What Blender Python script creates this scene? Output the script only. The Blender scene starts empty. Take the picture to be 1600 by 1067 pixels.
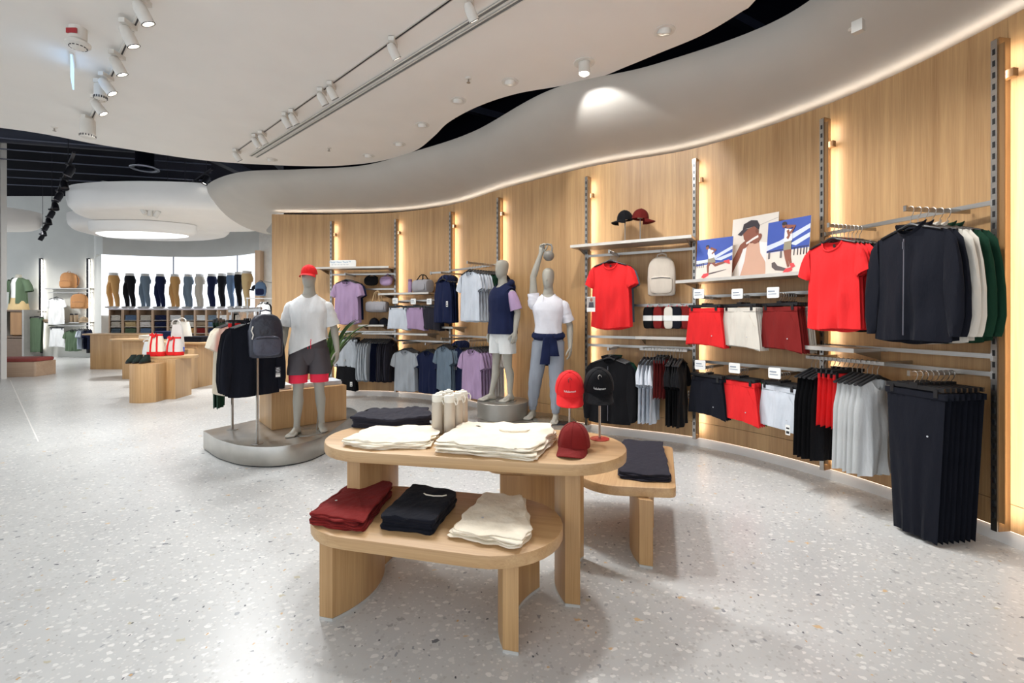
import bpy, bmesh, math, random
from mathutils import Vector, Matrix, noise
R = random.Random(7)
PI = math.pi
scene = bpy.context.scene
COL = scene.collection
# ------------------------------------------------------------------ camera, world, exposure
F, CX, YH, H = 720.0, 800.0, 495.0, 1.45      # focal length in px, principal column, horizon row, eye height
cam = bpy.data.cameras.new('camera'); cam.sensor_width = 36; cam.lens = 36*F/1600
cam.shift_y = -(533.5-YH)/1600; cam.clip_end = 200
camo = bpy.data.objects.new('camera', cam); COL.objects.link(camo)
camo.location = (0, 0, H); camo.rotation_euler = (PI/2, 0, 0)
scene.camera = camo
w = bpy.data.worlds.new('World'); scene.world = w; w.use_nodes = True
w.node_tree.nodes['Background'].inputs[0].default_value = (0.88, 0.95, 1.04, 1)
w.node_tree.nodes['Background'].inputs[1].default_value = 1.3
scene.view_settings.view_transform = 'Standard'; scene.view_settings.look = 'None'
scene.view_settings.gamma = 1; scene.view_settings.use_curve_mapping = False
scene.view_settings.exposure = 0.38
scene.cycles.max_bounces = 7; scene.cycles.diffuse_bounces = 4; scene.cycles.glossy_bounces = 3
scene.cycles.use_denoising = True; scene.cycles.sample_clamp_indirect = 6
LIGHTS = []
def spot(loc, target, power, size=70, blend=.6, radius=.09, col=(.985, .995, 1)):
    l = bpy.data.lights.new('spot', 'SPOT'); l.energy = power; l.spot_size = math.radians(size); l.spot_blend = blend
    l.shadow_soft_size = radius; l.color = col
    o = bpy.data.objects.new('spot_light', l); COL.objects.link(o); o.location = loc
    d = Vector(target)-Vector(loc); o.rotation_euler = d.to_track_quat('-Z', 'Y').to_euler()
    return o
def area(loc, target, power, sx, sy, col=(1, .96, .92)):
    l = bpy.data.lights.new('area', 'AREA'); l.energy = power; l.shape = 'RECTANGLE'; l.size = sx; l.size_y = sy; l.color = col
    o = bpy.data.objects.new('area_light', l); COL.objects.link(o); o.location = loc
    d = Vector(target)-Vector(loc); o.rotation_euler = d.to_track_quat('-Z', 'Y').to_euler()
    return o
ZC = 3.9          # white ceiling height
# ------------------------------------------------------------------ helpers: projection
def at(px, py, Y): return Vector(((px-CX)/F*Y, Y, H+(YH-py)/F*Y))
def flo(px, py, z=0.0):
    Y = F*(H-z)/(py-YH); return Vector(((px-CX)/F*Y, Y, z))
def srgb(r, g, b):
    f = lambda c: (c/255/12.92) if c/255 <= .04045 else ((c/255+.055)/1.055)**2.4
    return (f(r), f(g), f(b), 1)
# ------------------------------------------------------------------ materials
MATS = {}
def new_mat(name):
    m = bpy.data.materials.new(name); m.use_nodes = True
    return m, m.node_tree.nodes, m.node_tree.links, m.node_tree.nodes['Principled BSDF']
def plain(name, rgb, rough=.5, metal=0.0, var=.06, bump=0.0, bscale=60, sheen=0.0, emit=0.0, nscale=8, stretch=(1, 1, 1)):
    if name in MATS: return MATS[name]
    m, N, L, B = new_mat(name)
    c = srgb(*rgb)
    tc = N.new('ShaderNodeTexCoord'); mp = N.new('ShaderNodeMapping'); mp.inputs['Scale'].default_value = stretch
    L.new(tc.outputs['Object'], mp.inputs[0])
    nz = N.new('ShaderNodeTexNoise'); nz.inputs['Scale'].default_value = nscale; nz.inputs['Detail'].default_value = 4
    L.new(mp.outputs[0], nz.inputs['Vector'])
    rp = N.new('ShaderNodeValToRGB'); rp.color_ramp.elements[0].position = .3; rp.color_ramp.elements[1].position = .7
    rp.color_ramp.elements[0].color = tuple(max(0, v*(1-var)) for v in c[:3])+(1,)
    rp.color_ramp.elements[1].color = tuple(min(1, v*(1+var)) for v in c[:3])+(1,)
    L.new(nz.outputs['Fac'], rp.inputs[0]); L.new(rp.outputs[0], B.inputs['Base Color'])
    B.inputs['Roughness'].default_value = rough; B.inputs['Metallic'].default_value = metal
    if sheen: B.inputs['Sheen Weight'].default_value = sheen
    if emit:
        B.inputs['Emission Color'].default_value = c; B.inputs['Emission Strength'].default_value = emit
    if bump:
        n2 = N.new('ShaderNodeTexNoise'); n2.inputs['Scale'].default_value = bscale; n2.inputs['Detail'].default_value = 3
        L.new(mp.outputs[0], n2.inputs['Vector'])
        bp = N.new('ShaderNodeBump'); bp.inputs['Strength'].default_value = bump; bp.inputs['Distance'].default_value = .02
        L.new(n2.outputs['Fac'], bp.inputs['Height']); L.new(bp.outputs[0], B.inputs['Normal'])
    MATS[name] = m; return m
def emitter(name, rgb, strength):
    if name in MATS: return MATS[name]
    m, N, L, B = new_mat(name)
    N.remove(B); e = N.new('ShaderNodeEmission'); e.inputs[0].default_value = srgb(*rgb); e.inputs[1].default_value = strength
    L.new(e.outputs[0], N['Material Output'].inputs[0]); MATS[name] = m; return m
def fabric(name, rgb, rough=.85):
    m = plain('fabric_'+name, rgb, rough, var=.05, bump=.35, bscale=14, sheen=.03, stretch=(1.6, 1.6, .55))
    m.node_tree.nodes['Principled BSDF'].inputs['Specular IOR Level'].default_value = .15; return m
def oak(name, axis, lo, hi, rough=.45):
    """wood with grain running along AXIS of the object's own frame"""
    if name in MATS: return MATS[name]
    m, N, L, B = new_mat(name)
    tc = N.new('ShaderNodeTexCoord')
    def mapped(sc, long_):
        mp = N.new('ShaderNodeMapping'); v = [sc, sc, sc]; v[axis] = long_; mp.inputs['Scale'].default_value = v
        L.new(tc.outputs['Object'], mp.inputs[0]); return mp
    a = N.new('ShaderNodeTexNoise'); a.inputs['Scale'].default_value = 1; a.inputs['Detail'].default_value = 6; a.inputs['Roughness'].default_value = .65; a.inputs['Distortion'].default_value = .4
    L.new(mapped(22, .55).outputs[0], a.inputs['Vector'])
    b = N.new('ShaderNodeTexNoise'); b.inputs['Scale'].default_value = 1; b.inputs['Detail'].default_value = 3
    L.new(mapped(190, 4).outputs[0], b.inputs['Vector'])
    c = N.new('ShaderNodeTexNoise'); c.inputs['Scale'].default_value = 1; c.inputs['Detail'].default_value = 1
    L.new(mapped(5.5, .05).outputs[0], c.inputs['Vector'])
    def mix(x, y, f):
        n = N.new('ShaderNodeMath'); n.operation = 'MULTIPLY_ADD'; n.inputs[1].default_value = f
        L.new(x, n.inputs[0]); L.new(y, n.inputs[2]); return n.outputs[0]
    s0 = N.new('ShaderNodeMath'); s0.operation = 'MULTIPLY'; s0.inputs[1].default_value = .45; L.new(a.outputs['Fac'], s0.inputs[0])
    t = mix(b.outputs['Fac'], s0.outputs[0], .25); t = mix(c.outputs['Fac'], t, .3)
    rp = N.new('ShaderNodeValToRGB'); E = rp.color_ramp.elements
    E[0].position = .36; E[0].color = srgb(*lo); E[1].position = .64; E[1].color = srgb(*hi)
    L.new(t, rp.inputs[0]); L.new(rp.outputs[0], B.inputs['Base Color']); B.inputs['Roughness'].default_value = rough
    bp = N.new('ShaderNodeBump'); bp.inputs['Strength'].default_value = .08; bp.inputs['Distance'].default_value = .004
    L.new(b.outputs['Fac'], bp.inputs['Height']); L.new(bp.outputs[0], B.inputs['Normal'])
    MATS[name] = m; return m
M_WALLWOOD = oak('oak_wall', 2, (168, 128, 84), (208, 168, 118))
M_OAKX = oak('oak_top', 0, (174, 136, 92), (208, 172, 126))
M_OAKZ = oak('oak_upright', 2, (164, 125, 80), (200, 161, 112))
M_FIN = oak('oak_fin', 2, (128, 92, 55), (160, 120, 75))
M_STEEL = plain('brushed_steel', (172, 168, 162), .32, 1.0, .08, nscale=30, stretch=(.3, .3, 6))
M_PLAT = plain('zinc_sheet', (176, 172, 164), .3, .85, .12, nscale=5)
M_SHELF = plain('shelf_metal', (186, 178, 168), .4, .6, .05)
M_BLACK = plain('black_plastic', (24, 24, 26), .45)
M_DARKM = plain('dark_metal', (40, 40, 46), .4, .5)
M_WHITE = plain('white_paint', (232, 230, 226), .6, var=.02)
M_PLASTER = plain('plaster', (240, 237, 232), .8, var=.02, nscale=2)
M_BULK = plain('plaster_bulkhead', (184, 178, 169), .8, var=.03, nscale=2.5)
M_GREYWALL = plain('grey_wall', (206, 206, 200), .8, var=.03, nscale=2)
M_DARKC = plain('dark_ceiling', (8, 9, 18), .9)
M_DARKC.node_tree.nodes['Principled BSDF'].inputs['Specular IOR Level'].default_value = .05
M_PIPE = plain('duct_paint', (34, 38, 54), .7)
M_PAPER = plain('paper', (238, 238, 234), .7, var=.02)
M_INK = plain('ink', (40, 40, 44), .7)
M_MANN = plain('mannequin_grey', (166, 162, 150), .55, var=.03, nscale=5)
M_LED = emitter('led_warm', (255, 247, 236), 20)
M_LEDC = emitter('led_cove', (255, 246, 234), 14)
M_LEDF = emitter('led_toe', (255, 226, 200), 3)
M_LENS = emitter('lamp_lens', (255, 246, 232), 9)
M_LIGHTBOX = emitter('lightbox', (240, 246, 255), 1.35)
M_CLOUDLIT = emitter('cloud_light', (250, 252, 255), 1.8)
def terrazzo():
    m, N, L, B = new_mat('terrazzo')
    tc = N.new('ShaderNodeTexCoord')
    base = N.new('ShaderNodeTexNoise'); base.inputs['Scale'].default_value = 1.3; base.inputs['Detail'].default_value = 5
    L.new(tc.outputs['Object'], base.inputs['Vector'])
    r0 = N.new('ShaderNodeValToRGB'); E = r0.color_ramp.elements
    E[0].position = .3; E[0].color = srgb(188, 189, 188); E[1].position = .7; E[1].color = srgb(205, 206, 204)
    L.new(base.outputs['Fac'], r0.inputs[0]); cur = r0.outputs[0]
    dn = N.new('ShaderNodeTexNoise'); dn.inputs['Scale'].default_value = 34; L.new(tc.outputs['Object'], dn.inputs['Vector'])
    def warp(amount, sx, sy, rot):
        mx = N.new('ShaderNodeMix'); mx.data_type = 'VECTOR'; mx.inputs['Factor'].default_value = amount
        L.new(tc.outputs['Object'], mx.inputs['A']); L.new(dn.outputs['Color'], mx.inputs['B'])
        mp = N.new('ShaderNodeMapping'); mp.inputs['Scale'].default_value = (sx, sy, 1); mp.inputs['Rotation'].default_value = (0, 0, rot)
        L.new(mx.outputs['Result'], mp.inputs[0]); return mp.outputs[0]
    def chips(scale, frac, size, colours, amount=.012, sx=1, sy=1, rot=0, metric='EUCLIDEAN'):
        nonlocal cur
        v = N.new('ShaderNodeTexVoronoi'); v.inputs['Scale'].default_value = scale; v.voronoi_dimensions = '2D'
        v.distance = metric
        L.new(warp(amount, sx, sy, rot), v.inputs['Vector'])
        sp = N.new('ShaderNodeSeparateColor'); L.new(v.outputs['Color'], sp.inputs[0])
        # size varies per chip
        sz = N.new('ShaderNodeMath'); sz.operation = 'MULTIPLY_ADD'; sz.inputs[1].default_value = size*.7; sz.inputs[2].default_value = size*.4
        L.new(sp.outputs['Green'], sz.inputs[0])
        a = N.new('ShaderNodeMath'); a.operation = 'LESS_THAN'; L.new(v.outputs['Distance'], a.inputs[0]); L.new(sz.outputs[0], a.inputs[1])
        b = N.new('ShaderNodeMath'); b.operation = 'LESS_THAN'; b.inputs[1].default_value = frac; L.new(sp.outputs['Red'], b.inputs[0])
        c = N.new('ShaderNodeMath'); c.operation = 'MULTIPLY'; L.new(a.outputs[0], c.inputs[0]); L.new(b.outputs[0], c.inputs[1])
        rp = N.new('ShaderNodeValToRGB'); rp.color_ramp.interpolation = 'CONSTANT'
        while len(rp.color_ramp.elements) < len(colours): rp.color_ramp.elements.new(.5)
        for i, k in enumerate(colours):
            rp.color_ramp.elements[i].position = i/len(colours); rp.color_ramp.elements[i].color = srgb(*k)
        L.new(sp.outputs['Blue'], rp.inputs[0])
        mx = N.new('ShaderNodeMix'); mx.data_type = 'RGBA'; L.new(c.outputs[0], mx.inputs['Factor'])
        L.new(cur, mx.inputs['A']); L.new(rp.outputs[0], mx.inputs['B']); cur = mx.outputs['Result']
    chips(50, .6, .33, [(196, 196, 194), (212, 212, 210), (182, 182, 180), (214, 213, 210), (200, 199, 196)])
    chips(20, .5, .3, [(222, 222, 219), (214, 214, 211), (226, 225, 222), (190, 190, 188)], .03, 1, 1.5, .4)
    chips(17, .19, .26, [(180, 181, 182), (168, 170, 171), (188, 188, 186), (150, 153, 157), (182, 182, 180)], .03, 1.6, 1, .7, 'MANHATTAN')
    chips(11.5, .075, .25, [(140, 144, 148), (166, 166, 166), (104, 108, 114), (210, 182, 142), (178, 180, 180), (188, 182, 160)], .035, 1.0, 1.7, 1.9, 'MANHATTAN')
    chips(31, .028, .28, [(84, 86, 92), (112, 114, 118), (196, 160, 112)], .02, 1.5, 1, 2.4, 'MANHATTAN')
    L.new(cur, B.inputs['Base Color']); B.inputs['Roughness'].default_value = .3
    B.inputs['Specular IOR Level'].default_value = .35
    return m
M_FLOOR = terrazzo()
# ------------------------------------------------------------------ helpers: meshes
class MB:
    def __init__(s): s.v = []; s.f = []
    def add(s, vs, fs):
        o = len(s.v); s.v += [tuple(v) for v in vs]; s.f += [tuple(i+o for i in f) for f in fs]
    def box(s, c, size, rz=0.0):
        x, y, z = [k/2 for k in size]; ca, sa = math.cos(rz), math.sin(rz)
        s.add([(c[0]+a*x*ca-b*y*sa, c[1]+a*x*sa+b*y*ca, c[2]+d*z) for d in (-1, 1) for a, b in ((-1, -1), (1, -1), (1, 1), (-1, 1))],
              [(3, 2, 1, 0), (4, 5, 6, 7), (0, 1, 5, 4), (1, 2, 6, 5), (2, 3, 7, 6), (3, 0, 4, 7)])
    def rings(s, rings, cap0=True, cap1=True, closed=True):
        n = len(rings[0]); o = len(s.v)
        for r in rings: s.v += [tuple(p) for p in r]
        m = n if closed else n-1
        for i in range(len(rings)-1):
            for j in range(m):
                k = (j+1) % n
                s.f.append((o+i*n+j, o+i*n+k, o+(i+1)*n+k, o+(i+1)*n+j))
        if cap0: s.f.append(tuple(o+j for j in reversed(range(n))))
        if cap1: s.f.append(tuple(o+(len(rings)-1)*n+j for j in range(n)))
    def tube(s, pts, r, n=8, cap=True):
        pts = [Vector(p) for p in pts]; rr = r if isinstance(r, (list, tuple)) else [r]*len(pts)
        rings = []; prev = None
        for i, p in enumerate(pts):
            t = (pts[min(i+1, len(pts)-1)]-pts[max(i-1, 0)]).normalized()
            if prev is None:
                ref = Vector((0, 0, 1)) if abs(t.z) < .9 else Vector((1, 0, 0))
                a = t.cross(ref).normalized()
            else:
                a = (prev-t*prev.dot(t)).normalized()
            prev = a; b = t.cross(a)
            rings.append([p+(a*math.cos(2*PI*k/n)+b*math.sin(2*PI*k/n))*rr[i] for k in range(n)])
        s.rings(rings, cap, cap)
    def chain(s, pts, radii, n=14):
        """closed limb with rounded ends"""
        pts = [Vector(p) for p in pts]
        d0 = (pts[0]-pts[1]).normalized(); d1 = (pts[-1]-pts[-2]).normalized()
        P, Q = [], []
        for k in (90, 60, 30): a = math.radians(k); P.append(pts[0]+d0*radii[0]*math.sin(a)); Q.append(max(1e-4, radii[0]*math.cos(a)))
        P += pts; Q += list(radii)
        for k in (30, 60, 90): a = math.radians(k); P.append(pts[-1]+d1*radii[-1]*math.sin(a)); Q.append(max(1e-4, radii[-1]*math.cos(a)))
        s.tube(P, Q, n)
    def lathe(s, prof, c=(0, 0, 0), n=20, cap0=True, cap1=True):
        s.rings([[(c[0]+r*math.cos(2*PI*k/n), c[1]+r*math.sin(2*PI*k/n), c[2]+z) for k in range(n)] for r, z in prof], cap0, cap1)
    def prism(s, outline, z0, z1, bev=0.0):
        """outline: counter-clockwise list of (x, y)"""
        def inset(d):
            n = len(outline); out = []
            for i in range(n):
                a, b, c = Vector(outline[i-1]), Vector(outline[i]), Vector(outline[(i+1) % n])
                t = ((b-a).normalized()+(c-b).normalized())
                t = t.normalized() if t.length > 1e-6 else (b-a).normalized()
                out.append((b.x-t.y*d, b.y+t.x*d))
            return out
        if bev:
            i1, i2 = inset(bev), inset(bev*.3)
            L = [(i1, z0), (i2, z0+bev*.3), (outline, z0+bev), (outline, z1-bev), (i2, z1-bev*.3), (i1, z1)]
        else: L = [(outline, z0), (outline, z1)]
        s.rings([[(x, y, z) for x, y in o] for o, z in L])
    def sphere(s, c, r, n=12, m=8):
        rx, ry, rz = (r, r, r) if not isinstance(r, (tuple, list)) else r
        s.rings([[(c[0]+rx*math.cos(2*PI*k/n)*math.cos(t), c[1]+ry*math.sin(2*PI*k/n)*math.cos(t), c[2]+rz*math.sin(t)) for k in range(n)]
                 for t in [(-PI/2+.02)+(PI-.04)*i/m for i in range(m+1)]])
    def sbox(s, c, size, e=4.0, n=24, m=10, taper=1.0, flat=None):
        """rounded box: superellipsoid"""
        def sp(v, p): return math.copysign(abs(v)**p, v)
        rings = []
        for i in range(m+1):
            t = -PI/2+.03+(PI-.06)*i/m; q = abs(math.cos(t))**(2/e); z = sp(math.sin(t), 2/e)
            k = 1+(taper-1)*(z+1)/2
            rings.append([(c[0]+size[0]/2*q*k*sp(math.cos(a), 2/e), c[1]+size[1]/2*q*k*sp(math.sin(a), 2/e), c[2]+size[2]/2*z) for a in [2*PI*j/n+.01 for j in range(n)]])
        s.rings(rings)
    def mesh(s, name, mat, smooth=True, sub=0):
        me = bpy.data.meshes.new(name); me.from_pydata(s.v, [], s.f); me.validate()
        if mat: me.materials.append(mat)
        if smooth:
            me.polygons.foreach_set('use_smooth', [True]*len(me.polygons))
            try: me.set_sharp_from_angle(angle=math.radians(38))
            except Exception: pass
        me.update(); return me
    def build(s, name, mat, parent=None, smooth=True, M=None):
        if M is not None: s.v = [tuple(M @ Vector(v)) for v in s.v]
        o = bpy.data.objects.new(name, s.mesh(name, mat, smooth)); COL.objects.link(o)
        if parent is not None: o.parent = parent
        return o
def put(name, me, parent=None, loc=(0, 0, 0), rz=0.0):
    o = bpy.data.objects.new(name, me); COL.objects.link(o); o.location = loc; o.rotation_euler = (0, 0, rz)
    if parent is not None: o.parent = parent
    return o
USED = {}
def tag(o, label, cat, group=None, kind=None):
    if label is not None: o['label'] = label
    if cat is not None: o['category'] = cat
    if group: o['group'] = group
    if kind: o['kind'] = kind
    return o
def thing(name, label, cat, loc=(0, 0, 0), rz=0.0, group=None):
    o = bpy.data.objects.new(name, None); o.empty_display_size = .1; COL.objects.link(o); o.location = loc; o.rotation_euler = (0, 0, rz)
    return tag(o, label, cat, group)
def struct(o): o['kind'] = 'structure'; return o
def copy_tree(o, loc, rz, label=None, group=None):
    c = o.copy(); COL.objects.link(c); c.location = loc; c.rotation_euler = (0, 0, rz)
    if label: c['label'] = label
    if group: c['group'] = group
    for ch in list(o.children):
        d = ch.copy(); COL.objects.link(d); d.parent = c
        for g in ch.children: e = g.copy(); COL.objects.link(e); e.parent = d
    return c
def text_mesh(body, size, mat, extrude=.0005):
    cu = bpy.data.curves.new('lettering', 'FONT'); cu.body = body; cu.size = size; cu.align_x = 'CENTER'; cu.align_y = 'CENTER'; cu.extrude = extrude
    cu.resolution_u = 3
    o = bpy.data.objects.new('lettering', cu); COL.objects.link(o)
    dg = bpy.context.evaluated_depsgraph_get(); dg.update()
    me = bpy.data.meshes.new_from_object(o.evaluated_get(dg), depsgraph=dg)
    bpy.data.objects.remove(o); me.materials.clear(); me.materials.append(mat); return me
def superell(rx, ry, n=28, e=2.3, ph=0.0):
    out = []
    for k in range(n):
        a = 2*PI*k/n+ph; c, s = math.cos(a), math.sin(a)
        out.append((rx*math.copysign(abs(c)**(2/e), c), ry*math.copysign(abs(s)**(2/e), s)))
    return out
def stadium(L, Rr, n=16):
    """CCW outline centred on 0, straight run L along x"""
    o = []
    for k in range(n+1): a = -PI/2+PI*k/n; o.append((L/2+Rr*math.cos(a), Rr*math.sin(a)))
    for k in range(n+1): a = PI/2+PI*k/n; o.append((-L/2+Rr*math.cos(a), Rr*math.sin(a)))
    return o
def round_poly(pts, rad, n=6):
    """CCW polygon with rounded corners; rad: number or list"""
    out = []; m = len(pts)
    for i in range(m):
        a, b, c = Vector(pts[i-1]), Vector(pts[i]), Vector(pts[(i+1) % m]); r = rad[i] if isinstance(rad, (list, tuple)) else rad
        u, v = (a-b), (c-b); r = min(r, u.length*.48, v.length*.48); p0, p1 = b+u.normalized()*r, b+v.normalized()*r
        for k in range(n+1):
            t = k/n; out.append(tuple(p0*(1-t)**2+b*2*t*(1-t)+p1*t*t))
    return out
def catmull(P, per=16):
    P = [Vector(p) for p in P]; out = []
    for i in range(len(P)-1):
        p0, p1, p2, p3 = P[max(i-1, 0)], P[i], P[i+1], P[min(i+2, len(P)-1)]
        for k in range(per):
            t = k/per
            out.append(.5*((2*p1)+(p2-p0)*t+(2*p0-5*p1+4*p2-p3)*t*t+(3*p1-p0-3*p2+p3)*t**3))
    out.append(P[-1].copy()); return out
# ------------------------------------------------------------------ the curved timber wall: plan curve through its posts
WALL = [(2.9, -.9), (3.08, .4), (3.17, 1.7), (3.14, 2.918), (2.82, 4.10), (2.08, 5.16), (.987, 5.82), (-.142, 6.83), (-.97, 7.75), (-2.06, 8.34), (-3.3, 8.52), (-4.44, 8.52)]
PER = 24
WC = catmull(WALL, PER)
def wall_s(s):
    s = max(0, min(len(WC)-1.001, s)); i = int(s); f = s-i
    p = WC[i].lerp(WC[i+1], f); t = (WC[min(i+2, len(WC)-1)]-WC[max(i-1, 0)]).normalized()
    return p, t, Vector((-t.y, t.x))
def wall_px(px, d, lo=2.2, hi=11):
    """place on the wall whose point at distance d in front of it is seen in picture column px"""
    best = None; k = lo*PER; step = .25
    while k < hi*PER-1:
        p, t, n = wall_s(k); q = p+n*d; x = CX+F*q.x/q.y
        e = abs(x-px)
        if best is None or e < best[0]: best = (e, k)
        k += step
    return best[1]
def wpos(s, d, z):
    p, t, n = wall_s(s); q = p+n*d; return Vector((q.x, q.y, z))
def face(n): return math.atan2(n.x, -n.y)      # rotation that turns local -Y onto n
ZW, ZB, ZSEAM = 3.345, .10, .27
wall = bpy.data.objects.new('wall_right', None); COL.objects.link(wall); struct(wall)
edges = list(range(0, (len(WALL)-1)*PER, PER))
for a in edges:
    b = a+PER
    for z0, z1 in ((ZB, ZSEAM-.002), (ZSEAM+.002, ZW)):
        m = MB(); ks = [a+.02+(b-a-.04)*i/12 for i in range(13)]
        rings = []
        for k in ks:
            p, t, n = wall_s(k); q = p-n*.03
            rings.append([(p.x, p.y, z0), (p.x, p.y, z1), (q.x, q.y, z1), (q.x, q.y, z0)])
        m.rings(rings); m.build('panel', M_WALLWOOD, wall)
m = MB(); rings = []
for k in range(0, len(WC)-1):
    p, t, n = wall_s(k); q = p-n*.034; r = p-n*.16
    rings.append([(q.x, q.y, 0), (q.x, q.y, ZW-.06), (r.x, r.y, ZW-.06), (r.x, r.y, 0)])
m.rings(rings); m.build('backing', M_FIN, wall)
m = MB(); rings = []
for k in range(0, len(WC)-1):
    p, t, n = wall_s(k); q = p-n*.012; r = p-n*.034
    rings.append([(q.x, q.y, 0), (q.x, q.y, ZB), (r.x, r.y, ZB), (r.x, r.y, 0)])
m.rings(rings); struct(m.build('baseboard_right', M_WHITE))
def led_line(name, mat, off0, off1, z0, z1, parent, s0=0, s1=None):
    m = MB(); A, B = [], []
    for k in range(s0, s1 or len(WC)-1, 2):
        p, t, n = wall_s(k); A.append((p.x+n.x*off0, p.y+n.y*off0, z0)); B.append((p.x+n.x*off1, p.y+n.y*off1, z1))
    n_ = len(A); m.add(A+B, [(i, i+1, n_+i+1, n_+i) for i in range(n_-1)]); return m.build(name, mat, parent, False)
led_line('cove_led', M_LEDC, -.045, -.032, ZW+.004, ZW+.004, wall)
led_line('toe_led', M_LEDF, -.006, -.001, ZB-.003, ZB-.003, wall)
# bulkhead: ruled from the timber's top edge out and up to the ceiling slot
PAIRS = [((2.9, -.9), (1.7, -.9)), ((3.08, .4), (2.05, .6)), ((3.17, 1.7), (2.3, 2.0)), ((3.14, 2.918), (2.36, 3.05)), ((2.82, 4.10), (2.19, 3.8)), ((2.08, 5.16), (1.37, 4.48)),
         ((.987, 5.82), (.42, 4.97)), ((-.142, 6.83), (-.50, 6.08)), ((-.97, 7.75), (-1.38, 6.78)), ((-2.06, 8.34), (-2.4, 7.45)), ((-3.3, 8.52), (-3.5, 7.65)), ((-4.44, 8.52), (-4.6, 7.8)),
         ((-4.9, 9.1), (-5.6, 8.5)), ((-5.3, 9.7), (-6.05, 9.3)), ((-5.8, 10.5), (-6.45, 10.3)), ((-5.8, 11.1), (-6.6, 11.2)), ((-5.2, 11.4), (-6.2, 11.95)), ((-4, 11.5), (-4, 12.3))]
inn = catmull([p[0] for p in PAIRS], PER); out = catmull([p[1] for p in PAIRS], PER)
m = MB(); rings = []
for i, (a, b) in enumerate(zip(inn, out)):
    d = (b-a); L_ = d.length; a2 = a-d/L_*.19
    ring = [(a2.x, a2.y, ZC), (a2.x, a2.y, ZW+.06)]
    for k in range(15):
        th = PI/2*k/14; f = math.sin(th)**1.4; z = ZC-(ZC-ZW-.06)*math.cos(th)**.9
        q = a2.lerp(b, f); ring.append((q.x, q.y, z))
    rings.append(ring)
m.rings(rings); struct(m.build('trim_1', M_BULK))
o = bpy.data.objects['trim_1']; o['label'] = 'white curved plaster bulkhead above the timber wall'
# ceiling slab with its wavy edge
CE = [(0, 200), (165, 228), (330, 252), (480, 260), (560, 257), (613, 248), (651, 235), (679, 213), (701, 192), (745, 168), (804, 148), (871, 136), (930, 124), (979, 105), (1030, 84), (1097, 56), (1158, 20), (1182, 0)]
edge = []
for x, y in CE: Y = F*(ZC-H)/(YH-y); edge.append(((x-CX)/F*Y, Y))
edge = [(-12, 3.9), (-9, 5.2)]+edge+[(1.93, 2.8), (1.9, 1.5), (1.7, 0), (1.4, -3.2)]
edge = [tuple(p) for p in catmull(edge, 6)]
poly = edge[::-1]+[(-12, -3.2)]            # counter-clockwise? fixed below
ar = sum(poly[i-1][0]*poly[i][1]-poly[i][0]*poly[i-1][1] for i in range(len(poly)))
if ar < 0: poly = poly[::-1]
m = MB(); m.prism(poly, ZC, ZC+.16, .012); struct(m.build('ceiling', M_PLASTER))
m = MB(); m.box((-6, 8.5, 5.85), (30, 25, .1)); struct(m.build('ceiling_dark', M_DARKC)); bpy.data.objects['ceiling_dark'].name = 'ceiling.001'
m = MB(); m.add([(-24, -4, 0), (6, -4, 0), (6, 21, 0), (-24, 21, 0)], [(0, 1, 2, 3)]); struct(m.build('floor', M_FLOOR))
m = MB()
for a, b in ((flo(16, 594), flo(60, 690)),):
    d = (b-a); L_ = d.length; m.box(((a.x+b.x)/2, (a.y+b.y)/2, .001), (L_, .012, .003), math.atan2(d.y, d.x))
struct(m.build('trim_2', M_WHITE)); bpy.data.objects['trim_2']['label'] = 'thin metal joint strip in the terrazzo'  # white paint stands in for the bright reflection on the metal
# pieces that close the void above the timber wall
m = MB(); rings = []
for k in range(0, len(WC)-1, 4):
    p, t, n = wall_s(k); q = p-n*.2; r = p-n*.3
    rings.append([(q.x, q.y, ZW-.06), (q.x, q.y, 5.85), (r.x, r.y, 5.85), (r.x, r.y, ZW-.06)])
m.rings(rings); struct(m.build('wall_upper', M_DARKC))
# ducts, conduits and beams in the dark void
def pipe(name, label, a, b, r, mat=M_PIPE, box=False):
    m = MB()
    if box:
        d = Vector(b)-Vector(a); c = (Vector(a)+Vector(b))/2; m.box(c, (d.length, r*2, r*2.4), math.atan2(d.y, d.x))
    else: m.tube([a, b], r, 10)
    return tag(m.build(name, mat), label, 'pipe' if not box else 'beam')
k = 0
for py, Y, nm in ((222, 9.2, 'nearest'), (240, 9.8, 'second'), (256, 10.4, 'third'), (272, 11.4, 'fourth'), (285, 12.2, 'fifth'), (297, 13.4, 'farthest')):
    a = at(-60, py-12, Y); b = at(330, py+34, Y+1.2); b.z = a.z
    pipe('conduit', f'{nm} of the thin conduits crossing the dark open ceiling at the back left', a, b, .014, plain('conduit_metal', (96, 100, 116), .5, .4))
pipe('beam', 'grey steel beam slanting down behind the spotlight track on the left', (-7.4, 8.0, 5.3), (-7.1, 12.5, 5.3), .09, M_PIPE, True)
pipe('beam', 'grey steel beam beside the round air diffuser in the dark ceiling', (-5.2, 8.0, 5.35), (-6.2, 13, 5.35), .07, M_PIPE, True)
pipe('duct', 'fat dark duct running across the void behind the ceiling edge', (-14, 9.5, 5.55), (-3.5, 12.2, 5.55), .24)
pipe('duct', 'dark duct lying along the slot over the timber wall', (-1.9, 7.6, 4.9), (3.0, 3.6, 4.9), .12)
pipe('beam', 'short steel strut bridging the slot over the mannequins', (-1.2, 6.3, 4.45), (.3, 7.2, 4.45), .04, M_PIPE, True)
pipe('beam', 'short steel strut bridging the slot near the top edge', (1.5, 4.2, 4.45), (2.9, 5.0, 4.45), .04, M_PIPE, True)
g = thing('air_diffuser', 'round air diffuser with pale ring hanging in the dark ceiling', 'vent', at(226, 263, 10.2))
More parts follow.
